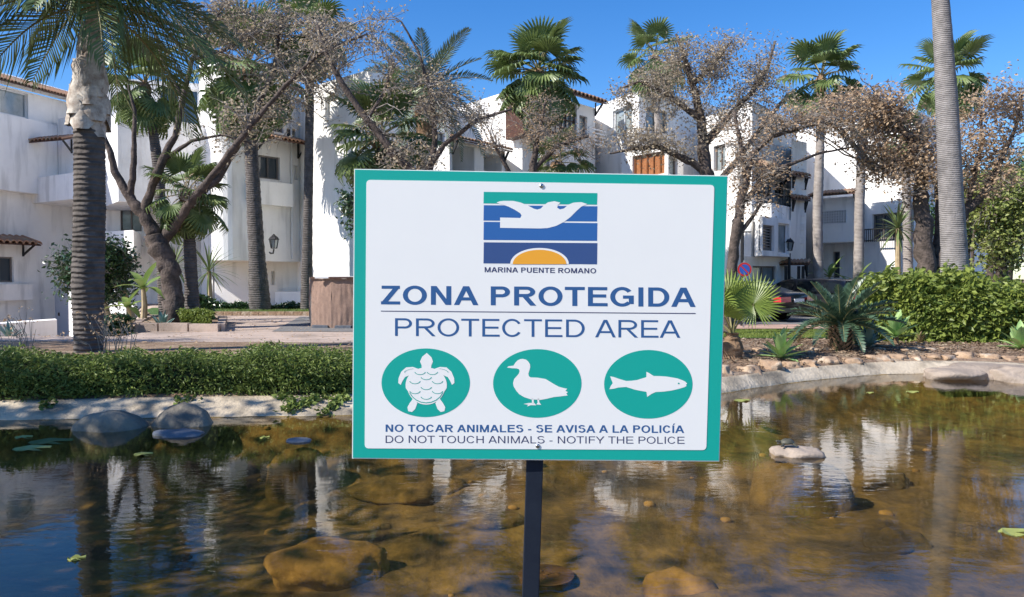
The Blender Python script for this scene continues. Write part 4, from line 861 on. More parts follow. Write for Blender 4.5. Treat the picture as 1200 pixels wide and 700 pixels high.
# broad leaved bush left, bananas, shrubs
branch_tree('rubber_tree', 'dark glossy leaved shrub tree behind the ringed palm trunk', 17.5,
 [[(140,392,4.5),(128,372,4),(118,350,3),(112,320,2)],[(160,388,4,.3),(148,350,3.4,.3),(136,320,2.5,.2),(124,305,1.5)]],
 [(85,318,30,28,60),(125,300,32,26,60),(110,340,40,22,46),(140,320,20,30,26)], 'darkleaf', 31, .11, 5, .10, tmat='cane', asp=.5, cat='shrub')
branch_tree('orange_shrub', 'glossy dark bush peeking out at the left edge of the sign', 13.2,
 [[(440,340,2),(432,280,2),(424,255,1)]], [(414,248,12,20,16),(440,250,22,24,16)], 'darkleaf', 32, .09, 5, .07, asp=.5, cat='shrub')
def straps(T, c, n, L_, wd, mat, e0=80, e1=5, bend=.4, name='leaf', seed=1, fold=.3, base=.0, mid=.45, sep=True):
    rng = random.Random(seed); var = []
    for v in range(3):
        m = MB(); k = 7; bd = bend*(.6+.4*v)
        for i in range(k+1):
            t_ = i/k; w_ = wd*(interp(t_, [(0,.45),(mid,1),(.8,.65),(1,.02)])); x = L_*(t_-.15*bd*t_*t_); z = -bd*L_*t_*t_*.6
            m.v += [(x, -w_, z+w_*fold), (x, 0, z), (x, w_, z+w_*fold)]
        for i in range(k):
            q = i*3; m.f += [(q,q+1,q+4,q+3),(q+1,q+2,q+5,q+4)]; m.m += [0,0]
        var.append(m.mesh(name, mat, smooth=True))
    for i in range(n):
        f = (i+.5)/n; o = place(T, var[i % 3], Vector(c)+Vector((0,0,base*(1-f))), i*2.39996+rng.uniform(-.15,.15), math.radians(lerp(e0,e1,f)), rng.uniform(.8,1.1), name=name)
def banana(x, y, D, h, label, n=7, seed=1, Lf=.75):
    p = at(x, y, D); z = G(p.x, D); T = thing('banana_plant', (p.x, D, z), label, 'banana plant', 'banana plants')
    top = Vector((p.x, D, z+h)); m = MB(); m.tube([(p.x, D, z-.05), (p.x+.03, D, z+h*.5), top], [.07,.06,.035], 8, jit=.05); m.build('stem', M['cane'], T)
    straps(T, top-Vector((0,0,.1)), n, Lf, .11, M['banana'], 78, 5, .8, 'leaf', seed, .25)
banana(168, 386, 15.6, .85, 'banana plant with pale stem left of the bare tree', 7, 1)
banana(150, 388, 16.5, .6, 'small banana plant behind the planter corner', 6, 2, .55)
banana(905, 345, 25.8, 1.4, 'banana plant in front of the shaded stepped block', 6, 3, 1.3)
banana(972, 335, 25.6, 1.3, 'banana plant left of the slim palm by the right building', 7, 4, 1.2)
banana(1000, 335, 25, .9, 'low banana plant behind the black estate car', 7, 5, 1.1)
banana(1030, 335, 24.5, 1.0, 'banana plant in front of the sunlit wall below the black railing', 6, 6, 1.1)
def yucca(x, ytop, D, label, r, n=60, ybase=None, seed=1, tw=.05, wd=.02):
    p = at(x, ytop, D); z = G(p.x, D); T = thing('yucca', (p.x, D, z), label, 'yucca', 'yuccas'); m = MB(); m.tube([(p.x, D, z-.05), (p.x+.02, D, (z+p.z)/2), p], [tw*1.3,tw,tw*.9], 8, jit=.05); m.build('stem', M['cane'], T)
    straps(T, p, n, r, wd, M['yucca'], 85, -45, .35, 'leaf', seed, .2)
yucca(1052, 268, 19, 'yucca with pale stem before the sunlit white wall', .75, 50, seed=2, tw=.07, wd=.03)
yucca(245, 318, 16.2, 'spiky dark yucca behind the short fan palm', .75, 46, seed=3)
yucca(205, 312, 16.8, 'spiky yucca showing behind the bare trunk', .7, 40, seed=4)

# ------------------------------------------------------------------ planting bed, right
def agave(x, y, D, r, label, mat='agave', n=22, seed=1, wd=.16, stem=.0, e1=2, group='agaves'):
    p = at(x, y, D); z = G(p.x, D)+stem; T = thing('agave', (p.x, D, z-stem), label, 'agave', group)
    if stem: m = MB(); m.tube([(p.x, D, z-stem-.03), (p.x, D, z+.02)], .035, 8); m.build('stem', M['fibre'], T)
    straps(T, (p.x, D, z+.01), n, r, r*wd, M[mat], 82, e1, .12, 'leaf', seed, .35, base=.04, mid=.4)
agave(915, 420, 8.3, .32, 'bright green agave rosette nearest the fan palm', seed=1, n=24, wd=.15)
agave(1018, 398, 9.4, .30, 'bluish agave rosette at the foot of the cycad', 'agaveblue', seed=2, n=20, wd=.14)
agave(1050, 392, 9.9, .34, 'green agave rosette on a short stem left of the hedge', seed=3, n=22, stem=.1)
agave(1196, 406, 9.2, .34, 'wide green agave rosette cut by the right edge of the picture', seed=4, n=20)
agave(1004, 392, 9.9, .42, 'striped yellowish spiky rosette beside the cycad trunk', 'yucca', seed=5, n=30, wd=.06)
agave(1078, 396, 10.4, .13, 'small withered rosette in front of the hedge', 'fandry', seed=6, n=24, wd=.1)
agave(936, 402, 10.2, .22, 'dry grassy tuft between the agave and the cycad', 'fandry', seed=7, n=34, wd=.03)
agave(190, 378, 13.75, .34, 'blue green agave at the foot of the bare tree', 'agaveblue', seed=8, n=22, wd=.13)
agave(10, 372, 19.5, .5, 'spiky agave on the left planter wall', 'agaveblue', seed=9, n=22, wd=.09, stem=.0)
# cycad
D0 = 9.15
T = thing('cycad', at(985, 410, D0), 'dark green cycad with stiff arching fronds on a stubby rough trunk', 'cycad')
p = at(985, 410, D0); z = G(p.x, D0); tp = Vector((p.x, D0, z+.30)); m = MB()
m.tube([(p.x, D0, z-.05), (p.x, D0, z+.12), (p.x, D0, z+.26), (p.x, D0, z+.34)], [.115,.12,.11,.05], 14, jit=.12); m.build('trunk', M['core'], T)
sc_ = MB(); sc_.v = [(0,-.03,0),(0,.03,0),(.05,0,.05),(.0,0,-.02)]; sc_.f = [(0,1,2),(0,2,3),(1,3,2)]; sc_.m = [0]*3; scm = sc_.mesh('scale', M['fibre'])
for i in range(90): a = i*2.4; h_ = i/90*.28; ob('leaf_scale', scm, T, Matrix.Translation((p.x+math.cos(a)*.112, D0+math.sin(a)*.112, z+h_)) @ Matrix.Rotation(a,4,'Z'))
CF = [feather_mesh('frond', n=46, L_=1, arch=a_, leaf=.17, hang=.08, wl=.011, mats=[M['cycad'], M['petiole']], vee=.75, base=.1, up0=.1) for a_ in (.12,.3,.5)]
for i in range(38):
    f = (i+.5)/38; place(T, CF[min(2,int(f*2.6+R.random()*.5))], tp, i*2.39996, math.radians(lerp(66, -2, f**.8)), R.uniform(.6,.72))
# young fan palm with open leaf right beside the sign
D0 = 8.4
T = thing('young_fan_palm', at(862, 425, D0), 'young fan palm with one round starburst leaf facing the pond', 'palm tree')
p = at(858, 425, D0); z = G(p.x, D0); trunk_mesh([(p.x, D0, z-.05), (p.x, D0, z+.1), (p.x, D0, z+.28)], [.10,.12,.07], 12, .2, 12, rsp=.06, jit=.1).build('trunk', M['fibre'], T, fix=False)
YF = [fan_frond_mesh('fan_frond', n=34, Lp=.8, Rf=.9, span=320, droop=.05, mats=[M['fanlit'], M['petiole']], sag=.05, cut=.5, wid=1.15, cup=.25), fan_frond_mesh('fan_frond', n=30, Lp=.8, Rf=.85, span=240, droop=.2, mats=[M['fanlit'], M['petiole']], sag=.1, cut=.5)]
tp = Vector((p.x, D0, z+.26))
for az, el, s, v in ((200,70,.6,1),(100,75,.62,1),(20,64,.55,1),(60,50,.55,1),(150,48,.6,1),(300,80,.5,1),(235,45,.5,1),(185,20,.5,1)):
    place(T, YF[v], tp, math.radians(az), math.radians(el), s*.84)
# the round leaf faces the camera: petiole leans out, fan plane vertical
cl = at(883, 358, D0-.15)
me = fan_frond_mesh('fan_frond', n=44, Lp=.02, Rf=1, span=345, droop=.02, mats=[M['fanlit'], M['petiole']], sag=0, cut=.5, wid=1.1, cup=.22)
ob('fan_frond', me, T, Matrix.Translation(cl) @ Matrix.Rotation(math.radians(74), 4, 'X') @ Matrix.Rotation(math.radians(100), 4, 'Z') @ Matrix.Scale(.37, 4))
m = MB(); m.tube([tp, (tp+cl)/2+Vector((0,.05,.05)), cl+Vector((0,.02,0))], .008, 5); m.build('petiole', M['petiole'], T)

# hedges
def hedge(name, label, front, depth, ztop, n, size, mat, seed, top_noise=.06, zb=None, cat='hedge', asp=.6, dens_front=.6, nod=.0):
    """front: list of xy points along the front foot; a dark core with tens of thousands of leaves on it"""
    rng = random.Random(seed); F = [Vector(p) for p in front]; cum = [0]
    for a_, b_ in zip(F, F[1:]): cum.append(cum[-1]+(b_-a_).length)
    def along(s):
        k = 0
        while k < len(F)-2 and s > cum[k+1]: k += 1
        t_ = (s-cum[k])/(cum[k+1]-cum[k]); return F[k].lerp(F[k+1], t_)
    T = thing(name, (*F[0], 0), label, cat)
    def zt(p): return ztop(p)+top_noise*noise.noise((p.x*1.6, p.y*1.6, seed))+top_noise*.5*noise.noise((p.x*5, p.y*5, seed+2))
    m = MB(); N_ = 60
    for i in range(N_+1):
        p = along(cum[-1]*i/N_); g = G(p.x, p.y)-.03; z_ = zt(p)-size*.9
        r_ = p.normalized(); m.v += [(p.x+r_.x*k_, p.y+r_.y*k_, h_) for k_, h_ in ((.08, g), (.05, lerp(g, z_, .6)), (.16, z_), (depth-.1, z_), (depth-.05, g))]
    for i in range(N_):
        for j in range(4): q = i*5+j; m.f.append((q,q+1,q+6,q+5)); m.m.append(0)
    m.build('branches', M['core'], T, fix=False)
    l = MB()
    for _ in range(n):
        p = along(rng.uniform(0, cum[-1])); g = G(p.x, p.y); z1 = zt(p)
        if rng.random() < dens_front:
            t_ = rng.random(); y = p.y+.06*math.sin(p.x*3+seed)+.05*noise.noise((p.x*4, t_*4, seed))+(.10*max(0,t_-.75)/.25)-rng.uniform(-.06,.04)+nod*max(0, noise.noise((p.x*2.2, t_*2.2, seed+4))); c = Vector((p.x, y, lerp(g, z1, t_)))
        else: q_ = p+p.normalized()*rng.uniform(0, depth); c = Vector((q_.x, q_.y, zt(p)+rng.uniform(-.05,.03)+(nod*rng.random()**6*1.5)))
        leaves(l, c, 1, .008, size, rng, asp)
    tag(l.build('foliage', M[mat], T, fix=False), kind='stuff'); return T
fr_ = [shore_pt(math.atan2(y-PC.y, x-PC.x), .42) for x, y in [(-8.5,4.8),(-6,5.3),(-4.6,5.4),(-3,5.45),(-1.5,5.55),(-.6,5.8),(.5,6.1)]]
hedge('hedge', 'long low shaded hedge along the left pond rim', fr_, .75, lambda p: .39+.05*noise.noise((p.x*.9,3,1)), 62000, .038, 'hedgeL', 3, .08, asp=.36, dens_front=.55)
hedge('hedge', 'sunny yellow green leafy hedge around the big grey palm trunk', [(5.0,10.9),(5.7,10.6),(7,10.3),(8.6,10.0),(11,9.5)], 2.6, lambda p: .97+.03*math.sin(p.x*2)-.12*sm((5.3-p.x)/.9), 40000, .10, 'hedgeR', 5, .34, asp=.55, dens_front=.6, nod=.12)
hedge('hedge', 'bright green bush at the corner of the planter right of the bare tree', [xd(210,13.7), xd(248,13.6)], .5, lambda p: .42, 2600, .05, 'hedgeR', 8, .08, cat='bush')
hedge('shrub', 'leafy green shrub left of the planter, behind the ringed palm trunk', [xd(118,13.0), xd(150,13.1)], .5, lambda p: G(p.x,p.y)+.34, 1500, .07, 'darkleaf', 15, .12, cat='shrub')
hedge('shrub', 'small dark shrub at the planter corner under the spiky yucca', [xd(206,15.6), xd(250,15.6)], .5, lambda p: G(p.x,p.y)+.55, 1500, .08, 'darkleaf', 16, .16, cat='shrub')
hedge('ground_cover', 'mixed low plants at the foot of the apartment wall', [xd(233,23.3), xd(352,23.3)], .5, lambda p: .22, 2500, .09, 'darkleaf', 9, .12, cat='plants')
# ivy trailing over the left rim
l = MB(); rg = random.Random(4)
for (x0, y0, x1, y1, n) in ((395,455,335,482,260),(330,462,350,478,80),(405,460,380,485,160),(235,462,210,470,60),(60,470,50,478,40)):
    for _ in range(n):
        t_ = rg.random(); x, y = lerp(x0,x1,t_)+rg.gauss(0,5), lerp(y0,y1,t_)+rg.gauss(0,2.5); d = ray(x, y)
        best = None
        for k in range(60):
            D = 5.4+k*.015; q = at(x, y, D); o_f = offset_of(q.x, q.y)
            if q.z <= (rimz(q.x, q.y, o_f, 0) if o_f < .42 else .2)+.012: best = q; break
        if best is not None: leaves(l, best+Vector((0,-.01,.01)), 1, .005, .045, rg, .7)
tag(l.build('ivy', M['hedgeL'], fix=False), 'trailing ivy spilling over the concrete rim left of the sign', 'ivy', kind='stuff')
# bare weeds sprouting above the left hedge
T = thing('dry_shrub', xd(130,7.0).to_3d(), 'thin dry weedy twigs poking above the hedge beside the palm trunk', 'shrub')
tm = MB(); lm = MB(); rg = random.Random(6)
for k in range(26):
    x = rg.choice([rg.uniform(112,160), rg.uniform(0,40), rg.uniform(112,150)]); p = at(x, 412, 6.6); e = p+Vector((rg.uniform(-.15,.15), rg.uniform(-.1,.1), rg.uniform(.1,.32))); tm.tube([p-Vector((0,0,.15)), (p+e)/2+Vector((.02,0,0)), e], [.004,.003,.0015], 3)
    for _ in range(2): q = e+Vector((rg.uniform(-.1,.1),0,rg.uniform(-.02,.08))); tm.tube([(p+e)/2, q], [.003,.001], 3); leaves(lm, q, 3, .02, .03, rg)
tag(tm.build('twigs', M['twig'], T, fix=False), kind='stuff'); tag(lm.build('foliage', M['brownleaf'], T, fix=False), kind='stuff')

# ------------------------------------------------------------------ stones and boulders
def rock(name, c, size, mat, label=None, cat='stone', group=None, seed=1, sub=3, rz=0, rough=.22, parent=None, dome=False):
    bm = bmesh.new(); bmesh.ops.create_icosphere(bm, subdivisions=sub, radius=1)
    for v in bm.verts:
        n = v.co.normalized(); d = 1+rough*noise.noise(n*1.3+Vector((seed*3.1,0,0)))*1.6+rough*.4*noise.noise(n*3.5+Vector((0,seed*2.3,0)))
        d2 = n*d
        if dome: v.co = Vector((d2.x*size[0], d2.y*size[1], d2.z*size[2])); continue
        d2.x = max(-.86, min(.86, d2.x)); d2.z = max(-.9, min(.82+.05*noise.noise(n*3), d2.z)); v.co = Vector((d2.x*size[0], d2.y*size[1], d2.z*size[2]))
    me = bpy.data.meshes.new(name); bm.to_mesh(me); bm.free(); me.materials.append(M[mat])
    me.polygons.foreach_set('use_smooth', [True]*len(me.polygons)); o = ob(name, me, parent); o.location = c; o.rotation_euler = (0,0,rz)
    if label: tag(o, label, cat, group)
    return o
def d_off(px, off):
    D = 5.0
    while offset_of(xd(px, D).x, D) < off: D += .02
    return D
STN = [(850,8.05),(880,8.3),(905,8.35),(928,8.5),(950,8.6),(972,8.65),(1000,8.7),(1030,8.75),(1052,8.8),(1075,8.8),(1092,8.85),(1112,8.9),(1134,8.85),(1160,8.6),(1186,8.5),(1206,8.4)]
slab = ['orange brown edging stone half hidden by the sign edge','edging stone below the young fan palm','flat edging stone in front of the bright agave','edging stone just right of the bright agave','wide pale edging stone left of the cycad','rounded edging stone left of the cycad trunk','large orange edging stone right below the cycad','edging stone below the striped rosette','edging stone below the bluish agave','pale angular edging stone below the stemmed agave','edging stone nearest the withered rosette','pale edging stone in front of the middle of the hedge','flat edging stone behind the rim rocks','low edging stone left of the right agave','reddish edging stone under the right agave','edging stone cut by the right frame edge']
for i, ((x, D), lb) in enumerate(zip(STN, slab)):
    D = d_off(x, .56+R.uniform(-.03,.05)); p = xd(x, D); w_ = (STN[min(i+1, 15)][0]-STN[max(i-1, 0)][0])/2*D/FX*.55*R.uniform(.9,1.05) if i < 15 else .15
    rock('edging_stone', (p.x, D, .115+R.uniform(-.02,.015)), (w_*R.uniform(.85,1.15), R.uniform(.09,.15), R.uniform(.045,.095)), 'stone', lb, 'stone', 'stones edging the planting bed', seed=i, rz=R.uniform(-.15,.15)+.1*(1 if x < 1000 else -.2), rough=.42)
for i in range(26):    # second loose row behind
    x = R.uniform(850, 1110); D = 8.7+R.random()*.5+(x-850)*.0015; p = xd(x, D); s = R.uniform(.03,.07)
    rock('pebble', (p.x, D, G(p.x, D)+.01), (s*1.3, s, s*.6), 'stone', seed=30+i, sub=2, parent=GRD)
# flat rocks on the rim right
for i, (x, y, D, sx, sy, sz, lb) in enumerate(((1150,430,7.85,.50,.26,.12,'large flat brownish rock lying on the pond rim at right'),(1118,440,7.7,.32,.2,.08,'low flat rock at the waterline left of the large rim rock'),(1196,434,7.55,.30,.24,.13,'rounded rim rock cut by the right edge of the picture'))):
    p = at(x, y, D); rock('rim_rock', (p.x, D, .03), (sx, sy, sz), 'rimrock', lb, 'rock', seed=60+i, sub=4, rough=.2)
for i, (x, D, sx, sz, lb, mt) in enumerate(((128,5.15,.21,.20,'darker left boulder of the pair standing in the pond',"boulder"),(215,5.3,.19,.21,'taller rounded boulder in the pond left of the sign',"boulder"))):
    p = xd(x, D); rock('boulder', (p.x, D, -.08), (sx*1.15, sx, sz), mt, lb, 'boulder', seed=70+i, sub=4, rough=.10, dome=True)
p = xd(208, 4.93); rock('submerged_rock', (p.x, 4.93, -.3), (.26,.2,.27), 'bed', 'dark mound under the flat grey stone before the boulders', 'rock', 'submerged rocks', seed=94, sub=4, rough=.1, dome=True); rock('flat_stone', (p.x, 4.93, -.002), (.18,.12,.03), 'slab', 'flat grey stone just breaking the surface before the taller boulder', 'stone', seed=74, sub=3)
p = xd(349, 4.72); rock('submerged_rock', (p.x, 4.72, -.3), (.2,.16,.27), 'bed', 'dark mound under the small pale round stone', 'rock', 'submerged rocks', seed=95, sub=4, rough=.1, dome=True); rock('flat_stone', (p.x, 4.72, .0), (.085,.06,.02), 'slab', 'small pale round stone flush with the water left of the sign', 'stone', seed=75, sub=3, rough=.05)
p = at(932, 535, 4.38); rock('submerged_rock', (p.x+.04, 4.40, -.30), (.30,.24,.27), 'bed', 'broad submerged mound carrying the pale basking stone', 'rock', 'submerged rocks', seed=93, sub=4, rough=.15, dome=True); rock('basking_stone', (p.x, 4.36, .0), (.16,.10,.05), 'rimrock', 'pale stone in the pond where a terrapin basks', 'stone', seed=76, sub=4, rough=.25)
# submerged rocks
for i, (x, y, sx, sz, lb) in enumerate(((385,655,.21,.12,'large amber algae covered rock under the water left of the post'),(590,606,.10,.07,'submerged rock behind the sign post'),(800,692,.12,.1,'golden submerged rock near the bottom right of the post'),(1050,632,.12,.07,'submerged rock below the trunk reflection'),(1010,560,.22,.07,'long submerged rock beyond the basking stone'),(848,715,.22,.09,'broad submerged rock at the bottom edge'),(480,570,.26,.08,'dark submerged rock mound left of the post'))):
    d = ray(x, y); tt = -(CAMZ+.27)/d.z; q = Vector((0,0,CAMZ))+d*tt
    rock('submerged_rock', (q.x, q.y, bedz(q.x, q.y)+sz*(.35 if i in (0, 2) else .1)), (sx*1.25, sx*.85, sz), 'bedrock' if i in (0, 2) else 'bed', lb, 'rock', 'submerged rocks', seed=80+i, sub=4, rough=.22, dome=True)
for i in range(60):
    x, y = R.uniform(-2.5, 4.2), R.uniform(1.9, 6.0); s = R.uniform(.012,.035)
    BP = rock('pebble', (x, y, bedz(x, y)+s*.1), (s*1.3, s, s*.7), 'bedrock', seed=100+i, sub=2, parent=BED)
# terrapin
p = at(921, 524, 4.38); T = thing('terrapin', (p.x, 4.36, .06), 'small dark terrapin basking on the pale pond stone', 'terrapin')
me = MB(); n = 14
for i in range(6):
    t_ = i/5
    for j in range(n): a = 2*math.pi*j/n; me.v.append((p.x+math.cos(a)*.042*math.cos(t_*1.45), 4.36+math.sin(a)*.032*math.cos(t_*1.45), .062+.028*math.sin(t_*1.5)))
for i in range(5):
    for j in range(n): k = (j+1) % n; me.f.append((i*n+j, i*n+k, (i+1)*n+k, (i+1)*n+j)); me.m.append(0)
me.f.append(tuple(range(n))); me.m.append(0); me.build('shell', M['turtle'], T, smooth=True)
m = MB(); m.tube([(p.x-.035,4.36,.066),(p.x-.052,4.355,.074),(p.x-.066,4.35,.078)], [.009,.008,.005], 8); m.build('head', M['turtle'], T)
for sx, sy in ((-1,-1),(1,-1),(-1,1),(1,1)): m = MB(); m.tube([(p.x+sx*.026,4.36+sy*.02,.064),(p.x+sx*.045,4.36+sy*.034,.052)], [.008,.005], 6); m.build('leg', M['turtle'], T)
# basket pot, half under water
p = at(640, 612, 3.36); T = thing('plant_basket', (p.x, 3.36, -.2), 'round submerged planting basket with rim at the surface behind the post', 'basket')
m = MB(); m.tube([(p.x-.0,3.36,bedz(p.x,3.36)-.03),(p.x,3.36,bedz(p.x,3.36)+.03),(p.x,3.36,bedz(p.x,3.36)+.035)], [.11,.12,.125], 24, cap=False); m.tube([(p.x,3.36,bedz(p.x,3.36)+.035),(p.x,3.36,bedz(p.x,3.36)+.036),(p.x,3.36,bedz(p.x,3.36)+.02)], [.125,.108,.10], 24, cap=False); m.build('basket', M['pot'], T)
for i in range(14): a = R.uniform(0,6.28); r_ = R.uniform(0,.06); rock('pebble', (p.x+math.cos(a)*r_-T.location.x+T.location.x, 3.36+math.sin(a)*r_, bedz(p.x,3.36)+.03), (.018,.015,.012), 'pot', parent=T, seed=i, sub=1)
# floating leaves
for i, (x, y, s, lb) in enumerate(((38,526,.10,'yellowish lily pad floating at far left'),(28,513,.05,'small yellow pad above the left lily pad'),(168,533,.05,'small green floating leaf near the left boulder'),(310,513,.03,'bright yellow leaf floating left of the sign'),(1070,460,.06,'pale ring shaped leaf floating near the far right shore'),(1190,625,.06,'yellow green curled leaf floating at right edge'),(90,655,.03,'pale floating leaf in the lower left water'),(870,470,.07,'floating leaf debris by the rim right of the sign'),(60,518,.12,'dark lily pad beside the yellowish one'),(1020,461,.035,'tiny floating leaf below the rim'))):
    d = ray(x, y); tt = -CAMZ/d.z; q = d*tt; m = MB(); nn = 16
    cz = .004; pts_ = [(q.x+math.cos(2*math.pi*k/nn+.2)*s*(1+.12*math.sin(k*2.3)), q.y+math.sin(2*math.pi*k/nn+.2)*s*.75, cz+.006*math.sin(k*1.7)) for k in range(nn-1)]+[(q.x, q.y, cz)]
    m.quad(*pts_); m.quad(*[(a_, b_, c_-.003) for a_, b_, c_ in pts_]); tag(m.build('floating_leaf', M['lily' if i != 8 else 'hedgeL']), lb, 'leaf', 'leaves floating on the pond')

def litter(name, poly, n, size, mat, label, cat, zoff=.02):
    l = MB(); rg = random.Random(n); A, B_, C_, D_ = [Vector(p) for p in poly]
    for _ in range(n):
        p = A.lerp(B_, rg.random()).lerp(D_.lerp(C_, rg.random()), rg.random())
        if offset_of(p.x, p.y) < .5: continue
        z = G(p.x, p.y)+zoff+rg.uniform(0,.012); a = rg.uniform(0,6.28); s_ = size*rg.uniform(.4,1.3); c_, d_ = math.cos(a)*s_, math.sin(a)*s_; h_ = rg.uniform(0,.6)*s_; q = len(l.v)
        l.v += [(p.x-c_, p.y-d_, z), (p.x+d_*.5, p.y-c_*.5, z+h_), (p.x+c_, p.y+d_, z), (p.x-d_*.5, p.y+c_*.5, z+h_*.3)]; l.f.append((q,q+1,q+2,q+3)); l.m.append(0)
    tag(l.build(name, M[mat], fix=False), label, cat, kind='stuff')
litter('mulch', [(1.2,7.0),(7.5,7.4),(8.5,11.5),(1.2,12.5)], 16000, .022, 'soil', 'brown bark mulch covering the planting bed', 'mulch', .012)
litter('fallen_leaves', [(1.2,7.0),(7.5,7.4),(8.5,11.5),(1.2,12.5)], 900, .028, 'tanleaf', 'dry leaves scattered over the planting bed', 'leaves', .02)
litter('fallen_leaves', [(-14,9.2),(1,8),(1,19),(-14,19)], 2600, .022, 'brownleaf', 'dry leaves scattered on the paved path behind the hedge', 'leaves', .045)
# ------------------------------------------------------------------ trees outside the frame on the left that shade the pond and hedge
for k, (x, y, h, rr) in enumerate(((-7.4,1.7,4.4,1.9),(-10.5,4.8,4.6,1.8),(-7.4,-1.4,3.6,1.3),(-8.9,3.3,4.3,1.5),(-11.2,8.0,4.8,1.9))):
    rng = random.Random(90+k); T = thing('shade_tree', (x, y, 0), ['leafy tree on the bank left of the camera','leafy tree on the bank beyond the left frame edge','leafy tree behind the camera on the left bank','leafy tree at the left end of the pond rim','leafy tree beside the path outside the left frame edge'][k], 'tree', 'trees on the left bank')
    m = MB(); m.tube([(x,y,0),(x+.1,y,h*.4),(x-.1,y+.1,h*.75),(x,y,h)], [.18,.14,.09,.03], 10, jit=.05)
    l = MB()
    for i in range(80):
        v = Vector((rng.gauss(0,.45), rng.gauss(0,.45), rng.gauss(0,.35)))*rr; e = Vector((x, y, h*.85))+v; m.tube([(x, y, h*rng.uniform(.4,.8)), e*.5+Vector((x,y,h*.75))*.5, e], [.035,.02,.006], 4); leaves(l, e, 80, .26, .13, rng, .6)
    m.build('trunk', M['bark'], T, smooth=True, fix=False); tag(l.build('foliage', M['greenleaf'], T, fix=False), kind='stuff')

# ------------------------------------------------------------------ THE SIGN
Ds = 1.40
TL, TR, BL = at(415,198,1.392), at(853,206,1.408), at(412,537,1.399)
rx = (TR-TL).normalized(); ux = (TL-BL); ux = (ux-rx*ux.dot(rx)).normalized(); nz = rx.cross(ux)   # nz points to the camera (-Y)
def loc2(px, py):
    d = ray(px, py); o = Vector((0,0,CAMZ)); tt = (TL-o).dot(nz)/d.dot(nz); p = o+d*tt-TL; return p.dot(rx), p.dot(ux)
def S3(u, v, h=0): return TL+rx*u+ux*v+nz*h
S = thing('notice_sign', at(626, 700, Ds), 'teal and white protected area notice on a dark square post in the pond', 'sign')
cor = [loc2(*q) for q in ((412.5,537.5),(843,541),(853,206),(415,198))]
def prism_uv(name, poly, h0, h1, mat, par):
    m = MB(); n = len(poly); m.v = [tuple(S3(u, v, h0)) for u, v in poly]+[tuple(S3(u, v, h1)) for u, v in poly]
    m.f = [tuple(range(n))[::-1], tuple(range(n, 2*n))]+[(i, (i+1) % n, n+(i+1) % n, n+i) for i in range(n)]; m.m = [0]*len(m.f)
    return m.build(name, mat, par)
panel = prism_uv('panel', cor, -.004, 0, M['swhite'], S)
ins = [loc2(*q) for q in ((413.6,536.6),(842.2,540),(852,207),(416,199))]
teal = prism_uv('border', ins, .0002, .0006, M['teal'], panel)
def rrect(px, r=.008, n=6):
    c = [Vector(loc2(*q)) for q in px]; out = []
    for i in range(4):
        p, a_, b_ = c[i], c[i-1], c[(i+1) % 4]; da = (a_-p).normalized(); db = (b_-p).normalized(); 
        for k in range(n+1):
            t_ = k/n; q0 = p+da*r; q1 = p+db*r; out.append(tuple(q0.lerp(p, t_).lerp(p.lerp(q1, t_), t_)))
    return out
prism_uv('white_field', rrect([(427.5,525.5),(827.5,527.5),(837,217),(429.5,211)]), .0008, .0012, M['swhite'], panel)
H0 = .0014
def art(name, polys, mat, h=H0, par=None):
    m = MB()
    for poly in polys:
        n0 = len(m.v); m.v += [tuple(S3(*loc2(x, y), h)) for x, y in poly]; m.f.append(tuple(range(n0, n0+len(poly)))); m.m.append(0)
    bm = bmesh.new(); me = m.mesh(name, mat); bm.from_mesh(me); bmesh.ops.triangulate(bm, faces=bm.faces, ngon_method='EAR_CLIP')
    for f in bm.faces:
        f.normal_update()
        if f.normal.dot(nz) < 0: f.normal_flip()
    bm.to_mesh(me); bm.free(); return ob(name, me, par or panel)
def z6(x, y): return x/5.384+540, y/5.384+200
def z7(x, y): return x/3.182+410, y/3.182+320
def z8(x, y): return x/3.182+630, y/3.182+320
def band(a, b_, c, d): return [z6(145,a), z6(861,b_), z6(859,d), z6(143,c)]
logo = art('logo', [band(135,143,208,216)], M['teal'])
art('logo_band', [band(219,226,316,322), band(324,332,438,444)], M['sblue'])
art('logo_band', [band(453,458,586,592)], M['snavy'])
def ell(cx, cy, a_, b_, n=48, t0=0, t1=2*math.pi): return [(cx+a_*math.cos(lerp(t0,t1,k/n)), cy-b_*math.sin(lerp(t0,t1,k/n))) for k in range(n+(1 if t1 < 6.28 else 0))]
art('logo_sun_ring', [ell(632.2, 309.6, 34.3, 18.8, 30, 0, math.pi)], M['swhite'], H0+.0002)
art('logo_sun', [ell(632.2, 309.8, 31.4, 16.9, 30, 0, math.pi)], M['sorange'], H0+.0004)
bird = [(225,203),(245,195),(270,192),(330,192),(380,203),(430,225),(460,241),(482,247),(505,240),(525,218),(550,201),(590,194),(628,203),(612,218),(608,235),(625,246),(650,240),(680,215),(710,203),(760,200),(798,212),(760,228),(730,255),(690,295),(650,325),(600,350),(550,363),(500,366),(248,362),(248,297),(375,300),(383,285),(375,270),(340,248),(300,228),(270,218),(240,208)]
art('logo_bird', [[z6(*p) for p in bird]], M['swhite'], H0+.0002)
